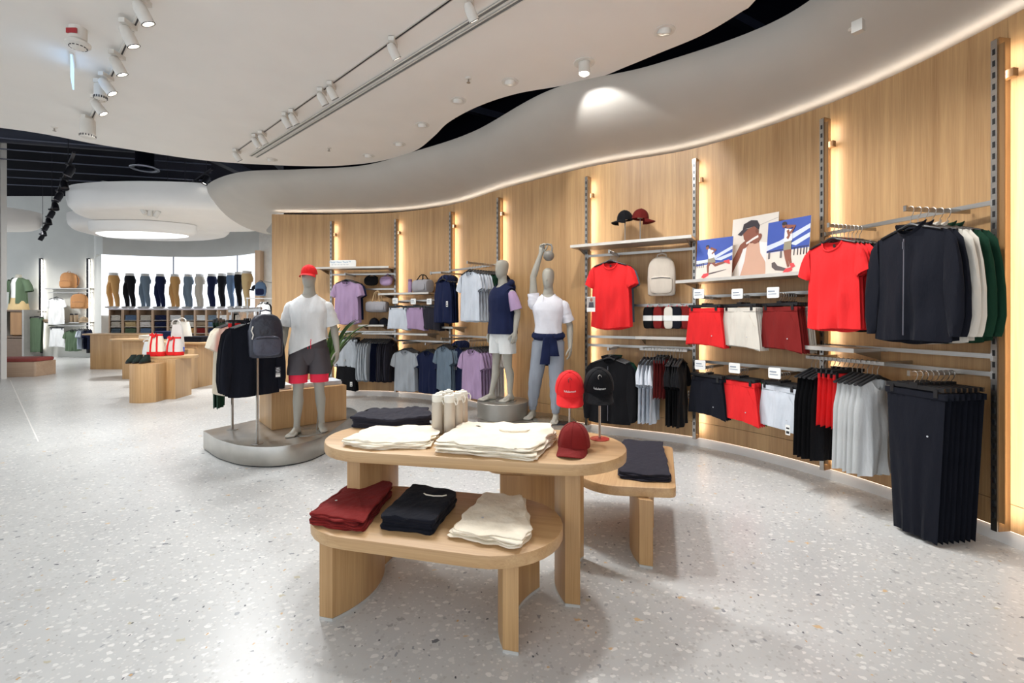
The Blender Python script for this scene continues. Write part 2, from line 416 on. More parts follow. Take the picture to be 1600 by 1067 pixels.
m = MB(); m.lathe([(.16, .05), (.27, .0), (.27, -.02), (.22, -.02), (.2, .03)], n=28); m.build('ring', plain('diffuser_white', (210, 212, 220), .5), g)
for rr in (.15, .09): m = MB(); m.lathe([(rr, .02), (rr+.03, -.005), (rr+.025, -.012), (rr-.01, .015)], n=24); m.build('vane', M_PIPE, g)
m = MB(); m.lathe([(.17, .05), (.17, .65)], n=20); m.build('duct_collar', M_DARKC, g)
# ------------------------------------------------------------------ posts of the timber wall
post_i = [3, 4, 5, 6, 7, 8, 9, 10, 2]
wherep = ['rightmost post, beyond the navy trousers', 'post between the photo boards and the red tees', 'post left of the photo boards', 'post left of the red tee and beige backpack', 'post behind the mannequin in a hooded vest',
          'post left of the hanging sleeveless hoodies', 'post left of the shelf with the grey duffel bag', 'leftmost post, beside the lavender tees', None]
slots_me = None
for j, wi in enumerate(post_i):
    p, t, n = wall_s(wi*PER)
    lab = wherep[j] or 'post of the timber wall just outside the view'
    g = thing('shelving_post', 'slotted steel and oak '+lab if wherep[j] else lab, 'post', (p.x, p.y, 0), face(n), 'slotted posts along the timber wall')
    zt = 3.205
    m = MB(); m.box((.0, -.045, (zt+ZB)/2), (.03, .088, zt-ZB)); m.build('fin', M_FIN, g, False)
    m = MB(); m.box((-.004, -.095, (zt-.01+ZB)/2), (.034, .012, zt-.01-ZB)); m.build('standard', M_STEEL, g, False)
    if slots_me is None:
        m = MB()
        for k in range(41): m.box((-.004, -.1015, .2+.073*k), (.014, .003, .036))
        slots_me = m.mesh('slots', M_BLACK, False)
    q = put('slots', slots_me, g); q['kind'] = 'stuff'
    m = MB(); m.box((.045, -.05, 2.96), (.06, .04, .05)); m.build('bracket', M_FIN, g, False)
    m = MB(); m.box((.028, -.0835, 1.66), (.03, .006, 3.0)); m.build('led_lip', M_FIN, g, False)
    m = MB(); m.add([(.018, -.0795, .16), (.040, -.0795, .16), (.040, -.0795, 3.15), (.018, -.0795, 3.15)], [(0, 1, 2, 3)]); m.build('led_strip', M_LED, g, False)
# the lit side panel at the right edge of the view
# ------------------------------------------------------------------ back of the shop
m = MB(); m.box((-17, 16.75, 2.9), (12, .3, 5.9)); struct(m.build('wall_back', M_GREYWALL))
LB = catmull([(-13.12, 14.72), (-12.6, 15.0), (-11.9, 15.25), (-10.6, 15.45), (-9.3, 15.2), (-8.3, 14.65), (-7.85, 14.3)], 10)
def curve_wall(P, z0, z1, th, name, mat, parent=None):
    m = MB(); rings = []
    for i, p in enumerate(P):
        t = (P[min(i+1, len(P)-1)]-P[max(i-1, 0)]).normalized(); n = Vector((t.y, -t.x))
        q = p-n*th
        rings.append([(p.x, p.y, z0), (q.x, q.y, z0), (q.x, q.y, z1), (p.x, p.y, z1)])
    m.rings(rings); return m.build(name, mat, parent)
Zlb0, Zlb1 = 1.70, 3.45
wc = bpy.data.objects.new('wall_far', None); COL.objects.link(wc); struct(wc)
curve_wall(catmull([(-15.05, 16.6), (-14.15, 15.65), (-13.4, 14.85)], 6)+LB[1:], Zlb1, 5.85, .25, 'upper_wall', M_GREYWALL, wc)
curve_wall(catmull([(-15.05, 16.6), (-14.15, 15.65), (-13.12, 14.72)], 6), 0, Zlb1, .25, 'side_wall', M_GREYWALL, wc)
curve_wall([Vector((-7.85, 14.3)), Vector((-7.55, 14.0)), Vector((-6.9, 13.7)), Vector((-4.5, 13.3))], 0, 5.85, .25, 'end_wall', plain('end_wall', (226, 222, 214), .8), wc)
lbx = thing('light_box', 'white glowing light box curving along the far wall behind the trouser forms', 'light box')
cuts = [0, 25, 43, len(LB)-1]
for a, b in zip(cuts, cuts[1:]):
    curve_wall([p for p in LB[a:b+1]], Zlb0-.2, Zlb1, .05, 'panel', M_LIGHTBOX, lbx)
for a in cuts[1:-1]:
    m = MB(); m.box((LB[a].x, LB[a].y-.012, (Zlb0+Zlb1)/2), (.03, .03, Zlb1-Zlb0)); m.build('mullion', plain('mullion', (150, 156, 168), .5), lbx, False)
g = thing('timber_pier', 'pinkish timber upright at the right end of the glowing light box', 'post', (-7.62, 13.95, 0))
m = MB(); m.box((0, 0, 1.72), (.16, .3, 3.44)); m.build('upright', oak('oak_pale', 2, (190, 156, 126), (214, 184, 154)), g, False)
# floating cloud ceilings at the back
def cloud(name, label, cx, cy, rx, ry, z0, z1, mat=M_PLASTER, wob=.06, lit=False):
    g = thing(name, label, 'ceiling cloud', (cx, cy, z0))
    m = MB(); N_ = 56; rings = []
    h = z1-z0
    for f, z in ((0.86, 0), (.94, h*.1), (.985, h*.32), (1, h*.6), (1, h)):
        rings.append([(rx*f*math.cos(2*PI*k/N_)*(1+wob*math.sin(3*2*PI*k/N_+.7)), ry*f*math.sin(2*PI*k/N_)*(1+wob*math.cos(2*2*PI*k/N_)), z) for k in range(N_)])
    m.rings(rings); m.build('raft', mat, g)
    if lit:
        m = MB(); m.rings([[(rx*.85*math.cos(2*PI*k/N_)*(1+wob*math.sin(3*2*PI*k/N_+.7)), ry*.85*math.sin(2*PI*k/N_)*(1+wob*math.cos(2*2*PI*k/N_)), z) for k in range(N_)] for z in (-.012, -.004)])
        m.build('diffuser', M_CLOUDLIT, g)
    return g
cloud('ceiling_cloud', 'large white oval ceiling raft over the sales tables at the back', -7.6, 10.9, 2.6, 1.6, 3.70, 4.22)
cloud('ceiling_cloud', 'second white ceiling raft, just below and left of the large oval one', -9.75, 12.4, 1.9, 1.3, 3.66, 4.05)
cloud('ceiling_cloud', 'glowing kidney-shaped ceiling light under the white oval rafts', -9.05, 11.2, 1.2, .62, 3.44, 3.69, M_PLASTER, .1, True)
cloud('ceiling_cloud', 'small white ceiling raft at the far left edge', -14.35, 12.6, 1.15, .9, 3.9, 4.35)
# left column with the timber edge and bench
m = MB(); m.box((-12.1, 10.35, 2.9), (.5, .5, 5.8)); struct(m.build('wall_left', plain('column_paint', (150, 140, 128), .6)))
m = MB(); m.box((-11.95, 10.75, 2.9), (.2, .12, 5.8)); struct(m.build('trim_3', M_WHITE))
# ------------------------------------------------------------------ ceiling fittings and lamps
def cpt(px, py, z=ZC): Y = F*(z-H)/(YH-py); return Vector(((px-CX)/F*Y, Y, z))
M_LAMP = plain('lamp_white', (222, 218, 210), .45)
def spot_head(name, label, P, aim, mat=M_LAMP, group=None, r=.047, L_=.17, lens=True, drop=.09):
    """track spotlight at ceiling/track point P aimed at AIM"""
    g = thing(name, label, 'spotlight', P, 0, group)
    m = MB(); m.box((0, 0, -.018), (.05, .13, .036)); m.build('adapter', mat, g, False)
    m = MB(); m.tube([(0, 0, -.03), (0, 0, -drop)], .012, 8); m.build('stem', mat, g)
    d = (Vector(aim)-Vector(P)).normalized(); c = Vector((0, 0, -drop-.02))
    q = d.to_track_quat('Z', 'Y').to_matrix().to_4x4(); M4 = Matrix.Translation(c) @ q
    m = MB(); m.lathe([(r*.55, -L_*.42), (r*.8, -L_*.36), (r, -L_*.1), (r, L_*.5), (r*.86, L_*.5), (r*.7, L_*.36)], n=18, cap1=False); m.build('housing', mat, g, M=M4)
    m = MB(); m.lathe([(r*1.01, L_*.485), (r*1.03, L_*.51), (r*.9, L_*.515)], n=18, cap0=False, cap1=False); m.build('rim', M_DARKM, g, M=M4)
    m = MB(); m.lathe([(r*.74, L_*.40), (r*.72, L_*.405)], n=18); m.build('lens', M_LENS if lens else M_DARKM, g, M=M4)
    return g
def track(name, label, a, b, mat, w_=.034, h_=.03, groove=True):
    d = b-a; L_ = d.length; g = thing(name, label, 'track', (a+b)/2, math.atan2(d.y, d.x))
    m = MB(); m.box((0, 0, -h_/2), (L_, w_, h_)); m.build('rail', mat, g, False)
    if groove: m = MB(); m.box((0, 0, -h_-.0005), (L_-.02, .012, .003)); m.build('groove', M_DARKM, g, False)
    return g
track('lighting_track', 'white spotlight track crossing the ceiling at the upper left', cpt(236, -20), cpt(137, 196), M_LAMP)
T1 = [(222, 6, 'one cut by the top edge'), (200, 45, 'second from the top edge'), (183, 94, 'third from the top edge'), (166, 128, 'fourth from the top edge'), (153, 163, 'fifth from the top edge')]
for i, (x, y, s) in enumerate(T1):
    P = cpt(x, y-16); P.z = ZC-.03
    spot_head('track_spotlight', f'white spotlight on the upper left track, {s}', P, P+Vector((.35 if i < 3 else .6, .35, -1)))
def drum_unit(label, P, s=1.0):
    g = thing('speaker_unit', label, 'speaker', P)
    m = MB(); m.box((0, 0, -.02), (.05, .12, .04)); m.build('adapter', M_LAMP, g, False)
    m = MB(); m.lathe([(.055*s, -.04), (.06*s, -.06), (.06*s, -.2*s), (.05*s, -.205*s)], n=18); m.build('housing', M_LAMP, g)
    m = MB()
    for k in range(18): a = 2*PI*k/18; m.box((.0595*s*math.cos(a), .0595*s*math.sin(a), -.19*s), (.008, .008, .022), a)
    q = m.build('vent_slots', M_DARKM, g, False); q['kind'] = 'stuff'
P = cpt(157, 122); P.z = ZC-.03; drum_unit('small cylinder hung on the upper left track beside the fourth spotlight', P, .9)
P = cpt(137, 178); P.z = ZC-.03; drum_unit('large pale cylinder with vent slots at the far end of the upper left track', P, 1.25)
track('lighting_track', 'thin spotlight track set in the ceiling left of the air slots', cpt(722, -14), cpt(364, 240), plain('track_recess', (200, 195, 188), .5), .03, .006)
T2 = [(735, -2, 1), (614, 62, 1), (518, 130, 0), (503, 140, 0), (458, 173, 0), (447, 178, 0), (410, 206, 1), (400, 211, 1), (370, 234, 0)]
nm = ['cut by the top edge', 'alone below the top edge', 'right of the upper pair', 'left of the upper pair', 'right of the middle pair', 'left of the middle pair', 'right of the lower pair', 'left of the lower pair', 'at its far end']
for (x, y, l), s in zip(T2, nm):
    P = cpt(x, y); P.z = ZC-.006
    spot_head('track_spotlight', f'white spotlight on the long thin track, {s}', P, P+Vector((.5, .55, -1)), lens=bool(l), r=.04, L_=.14, drop=.07)
for off, nm_ in ((0, 'left'), (.075, 'right')):
    a, b = cpt(787, 0), cpt(392, 243); d = (b-a).normalized(); a = a-d*.4; nrm = Vector((d.y, -d.x, 0))*off
    g = thing('air_slot', f'{nm_} one of the twin slim air slots running across the white ceiling', 'vent', (a+b)/2+nrm+Vector((0, 0, -.006)), math.atan2(d.y, d.x))
    m = MB(); m.box((0, 0, -.002), ((b-a).length, .026, .006)); m.build('slot', plain('slot_dark', (112, 114, 112), .6), g, False)
    for s in (-1, 1): m = MB(); m.box((0, s*.018, -.004), ((b-a).length, .008, .008)); m.build('trim', M_LAMP, g, False)
def downlight(px, py, label, lit, r=.075, tilt=True):
    g = thing('downlight', label, 'downlight', cpt(px, py))
    m = MB(); m.lathe([(r*.78, .0), (r*.8, -.006), (r*1.18, -.006), (r*1.2, -.001)], n=24, cap0=False, cap1=False); m.build('ring', M_LAMP, g)
    M4 = Matrix.Rotation(.5 if tilt else 0, 4, 'X')
    m = MB(); m.lathe([(r*.74, .04), (r*.76, -.02), (r*.6, -.026), (r*.5, -.01)], n=20, cap0=False, cap1=False); m.build('gimbal', M_LAMP, g, M=M4)
    m = MB(); m.lathe([(r*.56, -.004), (r*.54, -.008)], n=20); m.build('lens', M_LENS if lit else plain('lens_off', (205, 200, 192), .4), g, M=M4)
for x, y, s, l in ((1038, 48, 'nearest recessed downlight, tilted, by the dark slot', 1), (797, 128, 'lit recessed downlight above the bulkhead end of the slot', 1), (716, 157, 'unlit recessed downlight left of the lit one', 0),
                   (660, 195, 'recessed downlight beside the small dark opening', 0), (624, 225, 'recessed downlight left of the small dark opening', 0), (576, 243, 'recessed downlight near the lowest ceiling edge', 0), (424, 249, 'recessed downlight at the far end of the air slots', 0)):
    downlight(x, y, s, l)
g = thing('downlight', 'white cylinder wall-washer hanging from its ring beside the bulkhead', 'downlight', cpt(913, 98))
m = MB(); m.lathe([(.06, .0), (.06, -.006), (.1, -.006), (.102, 0)], n=24, cap0=False, cap1=False); m.build('ring', M_LAMP, g)
m = MB(); m.lathe([(.056, .02), (.058, -.10), (.05, -.11), (.045, -.09)], n=20, cap1=False); m.build('cylinder', M_LAMP, g)
m = MB(); m.lathe([(.044, -.092), (.043, -.095)], n=20); m.build('lens', M_LENS, g)
for x, y, s in ((85, 199, 'left of the large slotted cylinder'), (514, 231, 'below the twin air slots'), (732, 122, 'near the lit downlights')):
    g = thing('sprinkler', f'small ceiling sprinkler {s}', 'sprinkler', cpt(x, y))
    m = MB(); m.lathe([(.035, 0), (.03, -.008), (.012, -.012)], n=14); m.build('escutcheon', M_LAMP, g)
    m = MB(); m.tube([(0, 0, -.01), (0, 0, -.045)], .008, 8); m.lathe([(.02, -.045), (.02, -.049)], n=12); m.build('head', M_STEEL, g)
g = thing('smoke_detector', 'white smoke detector with red stripe under its base on the ceiling', 'smoke detector', cpt(122, 44))
m = MB(); m.lathe([(.06, 0), (.06, -.10), (.05, -.11)], n=20); m.build('base', M_LAMP, g)
m = MB(); m.box((.0, -.058, -.055), (.085, .012, .04)); m.build('red_stripe', plain('red_plastic', (170, 40, 48), .4), g, False)
m = MB(); m.lathe([(.05, -.11), (.085, -.125), (.085, -.145), (.05, -.17), (.03, -.18)], n=20); m.build('sensor', M_LAMP, g)
m = MB()
for k in range(14): a = 2*PI*k/14; m.box((.058*math.cos(a), .058*math.sin(a), -.163), (.006, .016, .008), a)
q = m.build('vents', M_DARKM, g, False); q['kind'] = 'stuff'
g = thing('exit_sign', 'edge-lit blue-white exit blade hanging from the ceiling, seen edge-on', 'sign', cpt(113, 92), .72)
m = MB(); m.box((0, 0, -.01), (.03, .3, .02)); m.build('mount', M_LAMP, g, False)
m = MB(); m.box((0, 0, -.13), (.012, .34, .2)); m.build('blade', emitter('exit_glow', (178, 214, 255), 1.3), g, False)
g = thing('sensor_box', 'small white sensor box on the bulkhead near the top right', 'sensor', (2.02, 2.72, 3.52), .6)
m = MB(); m.box((0, 0, 0), (.05, .06, .075)); m.build('housing', plain('sensor_grey', (190, 187, 180), .5), g, False)
m = MB(); m.tube([(.02, .02, .02), (.12, .09, .07)], .012, 8); m.build('arm', M_LAMP, g)
g = bpy.data.objects['sensor_box']; g.location = at(1341, 42, 3.02)
# black suspended tracks at the back
for lab, a, b, n_, px in (('left', at(116, 236, 7.5), at(64, 366, 15.07), 9, 1), ('right', at(332, 262, 9.2), at(256, 316, 11.98), 6, 1)):
    b.z = a.z
    d = b-a; track('lighting_track', f'black suspended spotlight track on the {lab} of the open dark ceiling', a, b, M_DARKM, .04, .04, False)
    for k in range(n_):
        P = a+d*((k+.6)/n_); P.z -= .04
        o_ = ['nearest', 'second', 'third', 'fourth', 'fifth', 'sixth', 'seventh', 'eighth', 'ninth'][k]
        spot_head('track_spotlight', f'{o_} black spotlight on the {lab} suspended track', P, P+Vector((.5 if k % 2 else -.3, -.3, -1)), M_DARKM, None, .06, .2, k % 2 == 0, .1)
    m = MB()
    for k in (0.1, .5, .9): p = a+d*k; m.tube([p, (p.x, p.y, 5.8)], .006, 5)
    q = m.build('suspension_wire', M_DARKM); tag(q, f'thin wires holding up the {lab} black track', 'wire', None, 'stuff')
g = thing('ceiling_spots', 'cluster of white spot lamps on the underside of the oval raft', 'spotlight', at(232, 334, 9.7))
for k in range(3):
    m = MB(); m.lathe([(.05, .0), (.05, -.14), (.04, -.15)], n=12); m.build('lamp', M_LAMP, g, M=Matrix.Translation((-.14+.14*k, .05*k, .12-.02*k)) @ Matrix.Rotation(.6*(k-1), 4, 'Y'))
m = MB(); m.box((0, .05, .13), (.5, .04, .03)); m.build('bar', M_LAMP, g, False)
g.name = 'spot_cluster'
# the light these fittings give
for x, y, tx, ty, tz, pw in ((700, 0, .3, 2.6, 0, 110), (614, 66, .2, 2.0, 0, 95), (520, 130, -.9, 3.4, 0, 90), (450, 178, -1.4, 4.4, 0, 100), (405, 210, -2.2, 4.9, .6, 120), (370, 236, -3.6, 5.2, .5, 120)):
    P = cpt(x, y); P.z = ZC-.2; spot(P, (tx, ty, tz), pw*.98, 95, .9, .12)
for x, y, tx, ty, tz, pw in ((222, 6, -2.4, 2.9, 0, 25), (183, 97, -3.9, 4.6, 0, 140), (153, 172, -5.4, 6.6, 0, 270), (153, 172, -6.8, 8.4, 0, 200)):
    P = cpt(x, y); P.z = ZC-.36; P.x += .1; spot(P, (tx, ty, tz), pw*.9, 110, .9, .15)
for x, y, tx, ty, pw in ((1038, 48, 1.75, 2.0, 130), (1038, 30, 1.1, 3.2, 60), (797, 128, .6, 4.3, 60)):
    P = cpt(x, y); P.z = ZC-.12; spot(P, (tx, ty, 0), pw*.9, 95, .9, .12)
# wall washers: recessed downlights aimed at the timber wall
for px, d, pw in ((1560, 1.35, 60), (1400, 1.35, 80), (1240, 1.25, 80), (1090, 1.2, 80), (960, 1.2, 75), (840, 1.0, 75), (740, 1.1, 75), (650, 1.1, 75), (560, 1.1, 75), (470, 1.1, 60)):
    s = wall_px(px, .3); P = wpos(s, d+.55, ZC-.12); T = wpos(s, .1, 1.35)
    spot(P, T, pw*.85, 74, 1, .07, (1, .99, .97))
P = cpt(913, 105); P += Vector((-.1, -.16, -.13)); spot(P, at(975, 262, 5.2), 42, 72, .3, .03)
for x, y, tz in ((-8.4, 11.2, 0), (-9.5, 13.2, 1), (-6.3, 9.6, .8), (-14.5, 13.5, 1.2), (-16.5, 14.5, 1.2), (-4.8, 10.2, 1.0)):  # lamps added to brighten the back of the shop, without fittings of their own
    spot((x, y, 3.3 if x > -10 and y < 12 else 4.2), (x, y+.6, tz), 330, 120, .9, .2, (1, .99, .97))
# ------------------------------------------------------------------ garments on hangers
# local frame: the hanger's hook sits over the rail at the origin, the garment faces -Y
AMP = [1.0]
def tee_mesh(W=.205, L_=.70, sleeve='short', neck='crew', seed=0, D=.024, hem=.0):
    D = D*(.45+.55*AMP[0]); r = random.Random(seed); m = MB(); nu, nz = 22, 13; nh = .082 if sleeve != 'none' else .075
    ph = r.uniform(0, 6); ph2 = r.uniform(0, 6); z0 = -.125
    Wt = W if sleeve != 'none' else W*.8
    def ztop(x, front):
        ax = abs(x)
        if ax > nh: return z0-.055*(ax-nh)/(Wt-nh)
        dip = (.085 if neck == 'crew' else .05) if front else .02
        return z0-dip*math.sqrt(max(0, 1-(ax/nh)**2))
    def halfw(z):
        d = z0-z
        if sleeve == 'none':
            k = min(1, max(0, (d-.06)/.2)); return Wt+(W-Wt)*k*k*(3-2*k)+.015*max(0, (d-.3)/.4)
        return W*(1-.03*math.sin(min(1, d/.35)*PI))+.012*max(0, (d-.3)/.4)
    def row(front):
        out = []
        for i in range(nz+1):
            v = i/nz; line = []
            for j in range(nu+1):
                u = -1+2*j/nu
                xt = u*Wt; zt = ztop(xt, front)
                zb = z0-L_-(.012 if front else .03+hem)*(1-u*u)+.008*math.sin(3.2*u+ph)
                z = zt+(zb-zt)*v; x = u*halfw(z)
                g = min(1, v/.22); g = g*g*(3-2*g)
                dep = D*(1-abs(u)**2.6)*g
                if v == 0 and abs(xt) < nh: dep = .03*math.sqrt(1-(xt/nh)**2)
                elif abs(xt) < nh: dep = max(dep, .03*math.sqrt(1-(xt/nh)**2)*(1-v))
                rip = (.013*math.sin(9*u+ph)+.010*math.sin(15*u+ph2+1.5*v))*(1-u**4)*(v**1.3)*AMP[0]
                rip += .008*math.sin(6*u*v+9*v+ph2)*(1-u*u)*g*AMP[0]
                y = (-dep if front else dep)+rip*(1 if front else .6)
                line.append((x, y, z))
            out.append(line)
        return out
    for front in (True, False):
        m.rings(row(front), False, False, closed=False)
    if neck == 'crew' and sleeve != 'none':      # ribbed collar
        pts = []
        for k in range(20):
            a = 2*PI*k/19; x = nh*math.cos(a); fr = math.sin(a) < 0
            q = math.sqrt(max(0, 1-(x/nh)**2)); pts.append((x, (-.031 if fr else .031)*q, ztop(x, fr)-.002))
        m.tube(pts, .0065, 6)
    if neck == 'hood':
        for k_, rad in ((0, .045), (1, .034)):
            pts = []
            for k in range(13): a = PI*(-.12+1.24*k/12); pts.append((.10*math.cos(a), .02+.045*math.sin(a)-.02*k_, z0+.005+.03*math.sin(a)-.05*(1-abs(math.sin(a)))+.02*k_))
            m.tube(pts, [rad*(.5+.5*math.sin(PI*k/12)) for k in range(13)], 8)
    if neck == 'collar':
        rings = []
        for h in range(4):
            rings.append([((nh-.004+.005*h)*math.cos(a_), (.034+.003*h)*math.sin(a_), z0-.005-.055*max(0, -math.sin(a_))**1.5+.012*h*(1-.6*max(0, -math.sin(a_))**4)) for a_ in [2*PI*k/24-PI/2 for k in range(24)]])
        m.rings(rings, False, False)
    if sleeve in ('short', 'long'):
        sp = {'short': [((W-.012, -.172), (W-.03, -.40)), ((W+.03, -.215), (W-.02, -.41)), ((W+.06, -.30), (W-.012, -.42)), ((W+.082, -.375), (W-.004, -.425))],
              'long': [((W-.012, -.172), (W-.03, -.40)), ((W+.035, -.23), (W-.03, -.45)), ((W+.06, -.36), (W-.03, -.53)), ((W+.075, -.52), (W-.022, -.60)), ((W+.078, -.68), (W-.01, -.70)), ((W+.066, -.77), (W-.004, -.77)), ((W+.06, -.80), (W+.004, -.80))]}[sleeve]
        P = catmull([(a[0], a[1], b[0], b[1]) for a, b in sp], 3) if False else None
        fine = []
        for i in range(len(sp)-1):
            for k in range(3):
                t = k/3; fine.append(tuple(tuple(sp[i][q][c]*(1-t)+sp[i+1][q][c]*t for c in (0, 1)) for q in (0, 1)))
        fine.append(sp[-1])
        for sgn in (-1, 1):
            rings = []; pp = r.uniform(0, 6)
            for i, (a, b) in enumerate(fine):
                t = i/(len(fine)-1); cx_, cz_ = (a[0]+b[0])/2, (a[1]+b[1])/2; hx, hz = (a[0]-b[0])/2, (a[1]-b[1])/2
                dd = (.014+.014*min(1, t*2))*(.4+.6*AMP[0])*(1 if sleeve == 'short' else 1-.35*t)
                fwd = -.012*t
                ring = []
                for k in range(14):
                    an = 2*PI*k/14; ca, sa = math.cos(an), math.sin(an)
                    wob = .005*math.sin(3*an+pp+5*t)*min(1, 2*t)
                    ring.append((sgn*(cx_+hx*ca), dd*sa+fwd+wob, cz_+hz*ca))
                rings.append(ring if sgn > 0 else ring[::-1])
            m.rings(rings, False, False)
    return m
def shorts_mesh(Wt=.17, Wb=.225, L_=.36, seed=0, D=.02, z0=-.125, legs=True, taper=0):
    D = D*(.5+.5*AMP[0]); r = random.Random(seed); m = MB(); nu, nz = 18, 9; ph = r.uniform(0, 6); ph2 = r.uniform(0, 6)
    for front in (True, False):
        rows = []
        for i in range(nz+1):
            v = i/nz; line = []
            for j in range(nu+1):
                u = -1+2*j/nu
                hw = Wt+(Wb-Wt)*(v**.75 if Wb > Wt else v)
                x = u*hw+taper*v; zb = z0-L_-(.015*(u+.4)**2 if legs else 0)-(0 if front else .012)
                z = z0+(zb-z0)*v
                dep = (D*.45+D*.55*min(1, v*3))*(1-abs(u)**2.4)
                rip = .004*math.sin(26*u+ph)*(1-v)**3+.010*math.sin(6*u+ph2+2*v)*(1-u*u)*v+.009*math.sin(11*u*(.4+v)+ph)*v*(1-u**4)
                line.append((x, (-dep if front else dep)+rip*AMP[0], z))
            rows.append(line)
        m.rings(rows, False, False, closed=False)
    rings = []
    for dz, k in ((0.004, 1.0), (.004, 1.06), (-.034, 1.06), (-.036, 1.0)):
        rings.append([(x*k, y*(1.25 if k > 1 else 1), z0+dz) for x, y in superell(Wt*1.0, D*.55, 28, 2.4)])
    m.rings(rings, False, False)
    if legs:   # fly seam and pocket welt, slightly proud
        m.tube([(.02+Wt*.55, -D*.75, z0-.06), (Wt*.95+.01, -D*.5, z0-.17)], .0022, 5)
    return m
zm = MB(); zm.tube([(0, -.050, -.20), (.001, -.052, -.4), (.0, -.054, -.6), (.0, -.056, -.80)], .0035, 6); zm.box((.0, -.056, -.24), (.006, .004, .045)); ZIPM = zm.mesh('zip', plain('zip_grey', (96, 96, 104), .4))
def hanger_meshes():
    m = MB(); pts = []
    for k in range(9): a = PI*(1.05-1.15*k/8); pts.append((0, .0, 0)) if False else pts.append((.022*math.cos(a), 0, -.018+.022*math.sin(a)))
    pts += [(.012, 0, -.05), (0, 0, -.062), (0, 0, -.10)]
    m.tube(pts, .0024, 6); hook = m.mesh('hook', M_STEEL)
    m = MB(); rings = []
    for k in range(17):
        u = -1+k/8; z = -.115-.055*abs(u)**1.25; x = .185*u; h = .013*(1-.35*abs(u)); d = .011+.004*abs(u)
        rings.append([(x, d*math.cos(a), z+h*math.sin(a)+(.006 if abs(u) < .2 else 0)) for a in [2*PI*j/8 for j in range(8)]])
    m.rings(rings); sh = m.mesh('shoulders', M_BLACK)
    m = MB(); m.box((0, 0, -.098), (.37, .014, .026)); m.box((0, 0, -.085), (.05, .016, .03)); bar = m.mesh('bar', M_BLACK, False)
    m = MB(); m.box((0, 0, -.125), (.024, .03, .05)); clip = m.mesh('clip', M_BLACK, False)
    return hook, sh, bar, clip
HOOK, SHOULD, BAR, CLIP = hanger_meshes()
tm = MB(); tm.box((0, 0, -.05), (.045, .002, .085)); TAGM = tm.mesh('tag_card', M_PAPER, False)
tm = MB(); tm.box((0, -.0014, -.035), (.03, .001, .014)); tm.box((0, -.0014, -.07), (.03, .001, .022)); TAGP = tm.mesh('tag_print', M_INK, False)
tm = MB(); tm.box((0, 0, 0), (.018, .002, .026)); NECKL = tm.mesh('neck_label', M_BLACK, False)
tm = MB(); tm.lathe([(.006, 0), (.006, .0012)], n=10); LOGO = tm.mesh('logo_dot', plain('logo_silver', (186, 188, 192), .4))
COLOURS = dict(red=(226, 44, 46), maroon=(122, 32, 30), wine=(92, 24, 20), navy=(25, 33, 64), black=(24, 25, 30), jet=(17, 17, 20), charcoal=(42, 41, 50), lav=(172, 146, 178), white=(226, 227, 226), cream=(238, 228, 208),
               green=(22, 56, 40), grass=(30, 110, 50), grey=(172, 178, 184), teal=(84, 98, 108), olive=(92, 96, 66), beige=(196, 188, 174), bone=(216, 210, 198), ice=(206, 212, 220), sage=(86, 104, 82), khaki=(196, 172, 128),
               tan=(198, 152, 96), brownish=(150, 132, 110), dnavy=(20, 22, 31), pale=(220, 214, 208), jeans=(96, 118, 146), slate=(112, 128, 142))
KIND = {  # mesh builder, category, hanger type, plural
    'tee': (lambda s: tee_mesh(seed=s, L_=.68), 'tee', 's'), 'longtee': (lambda s: tee_mesh(seed=s, L_=.74, W=.21), 'tee', 's'), 'vest': (lambda s: tee_mesh(seed=s, L_=.66, sleeve='none', neck='hood', W=.215, D=.03), 'vest', 's'),
    'tank': (lambda s: tee_mesh(seed=s, L_=.70, sleeve='none', W=.20), 'shirt', 's'), 'jacket': (lambda s: tee_mesh(seed=s, L_=.70, sleeve='long', neck='collar', W=.225, D=.032), 'jacket', 's'),
    'longsleeve': (lambda s: tee_mesh(seed=s, L_=.70, sleeve='long', W=.205), 'shirt', 's'), 'hoodie': (lambda s: tee_mesh(seed=s, L_=.66, sleeve='short', neck='hood', W=.21, D=.03), 'shirt', 's'),
    'shorts': (lambda s: shorts_mesh(seed=s), 'shorts', 'c'), 'longshorts': (lambda s: shorts_mesh(seed=s, L_=.46, Wb=.21), 'shorts', 'c'),
    'trousers': (lambda s: shorts_mesh(seed=s, Wt=.19, Wb=.14, L_=.94, legs=False, D=.022), 'trousers', 'c'), 'gym_shorts': (lambda s: shorts_mesh(seed=s, L_=.40, Wt=.16, Wb=.19), 'shorts', 'c')}
CN = dict(red='bright red', maroon='maroon', wine='dark maroon', navy='navy', black='charcoal black', jet='black', charcoal='charcoal', lav='lavender', white='white', cream='cream', green='dark green', grass='grass green', grey='grey', teal='slate grey', olive='olive',
          beige='beige', bone='bone white', ice='pale ice-grey', sage='sage green', khaki='khaki', tan='tan', brownish='brown', dnavy='dark navy', pale='off-white', jeans='denim blue', slate='blue-grey')
KN = dict(tee='tee', longtee='tee', vest='hooded vest', tank='sleeveless shirt', jacket='jacket', longsleeve='long-sleeved shirt', hoodie='hooded shirt', shorts='shorts', longshorts='long shorts', trousers='trousers', gym_shorts='shorts')
GM = {}
def gmesh(kind, colour, var):
    k = (kind, colour, var)
    AMP[0] = 1.0 if var == 0 else .4
    if k not in GM: GM[k] = KIND[kind][0](hash_(kind)*7+var*13+1).mesh(KN[kind].replace(' ', '_').replace('-', '_'), fabric(colour, COLOURS[colour]))
    return GM[k]
def hash_(s): return sum(ord(c)*(i+3) for i, c in enumerate(s)) % 97
ORD = ['front', 'second', 'third', 'fourth', 'fifth', 'sixth', 'seventh', 'eighth', 'ninth', 'tenth', 'eleventh', 'twelfth']
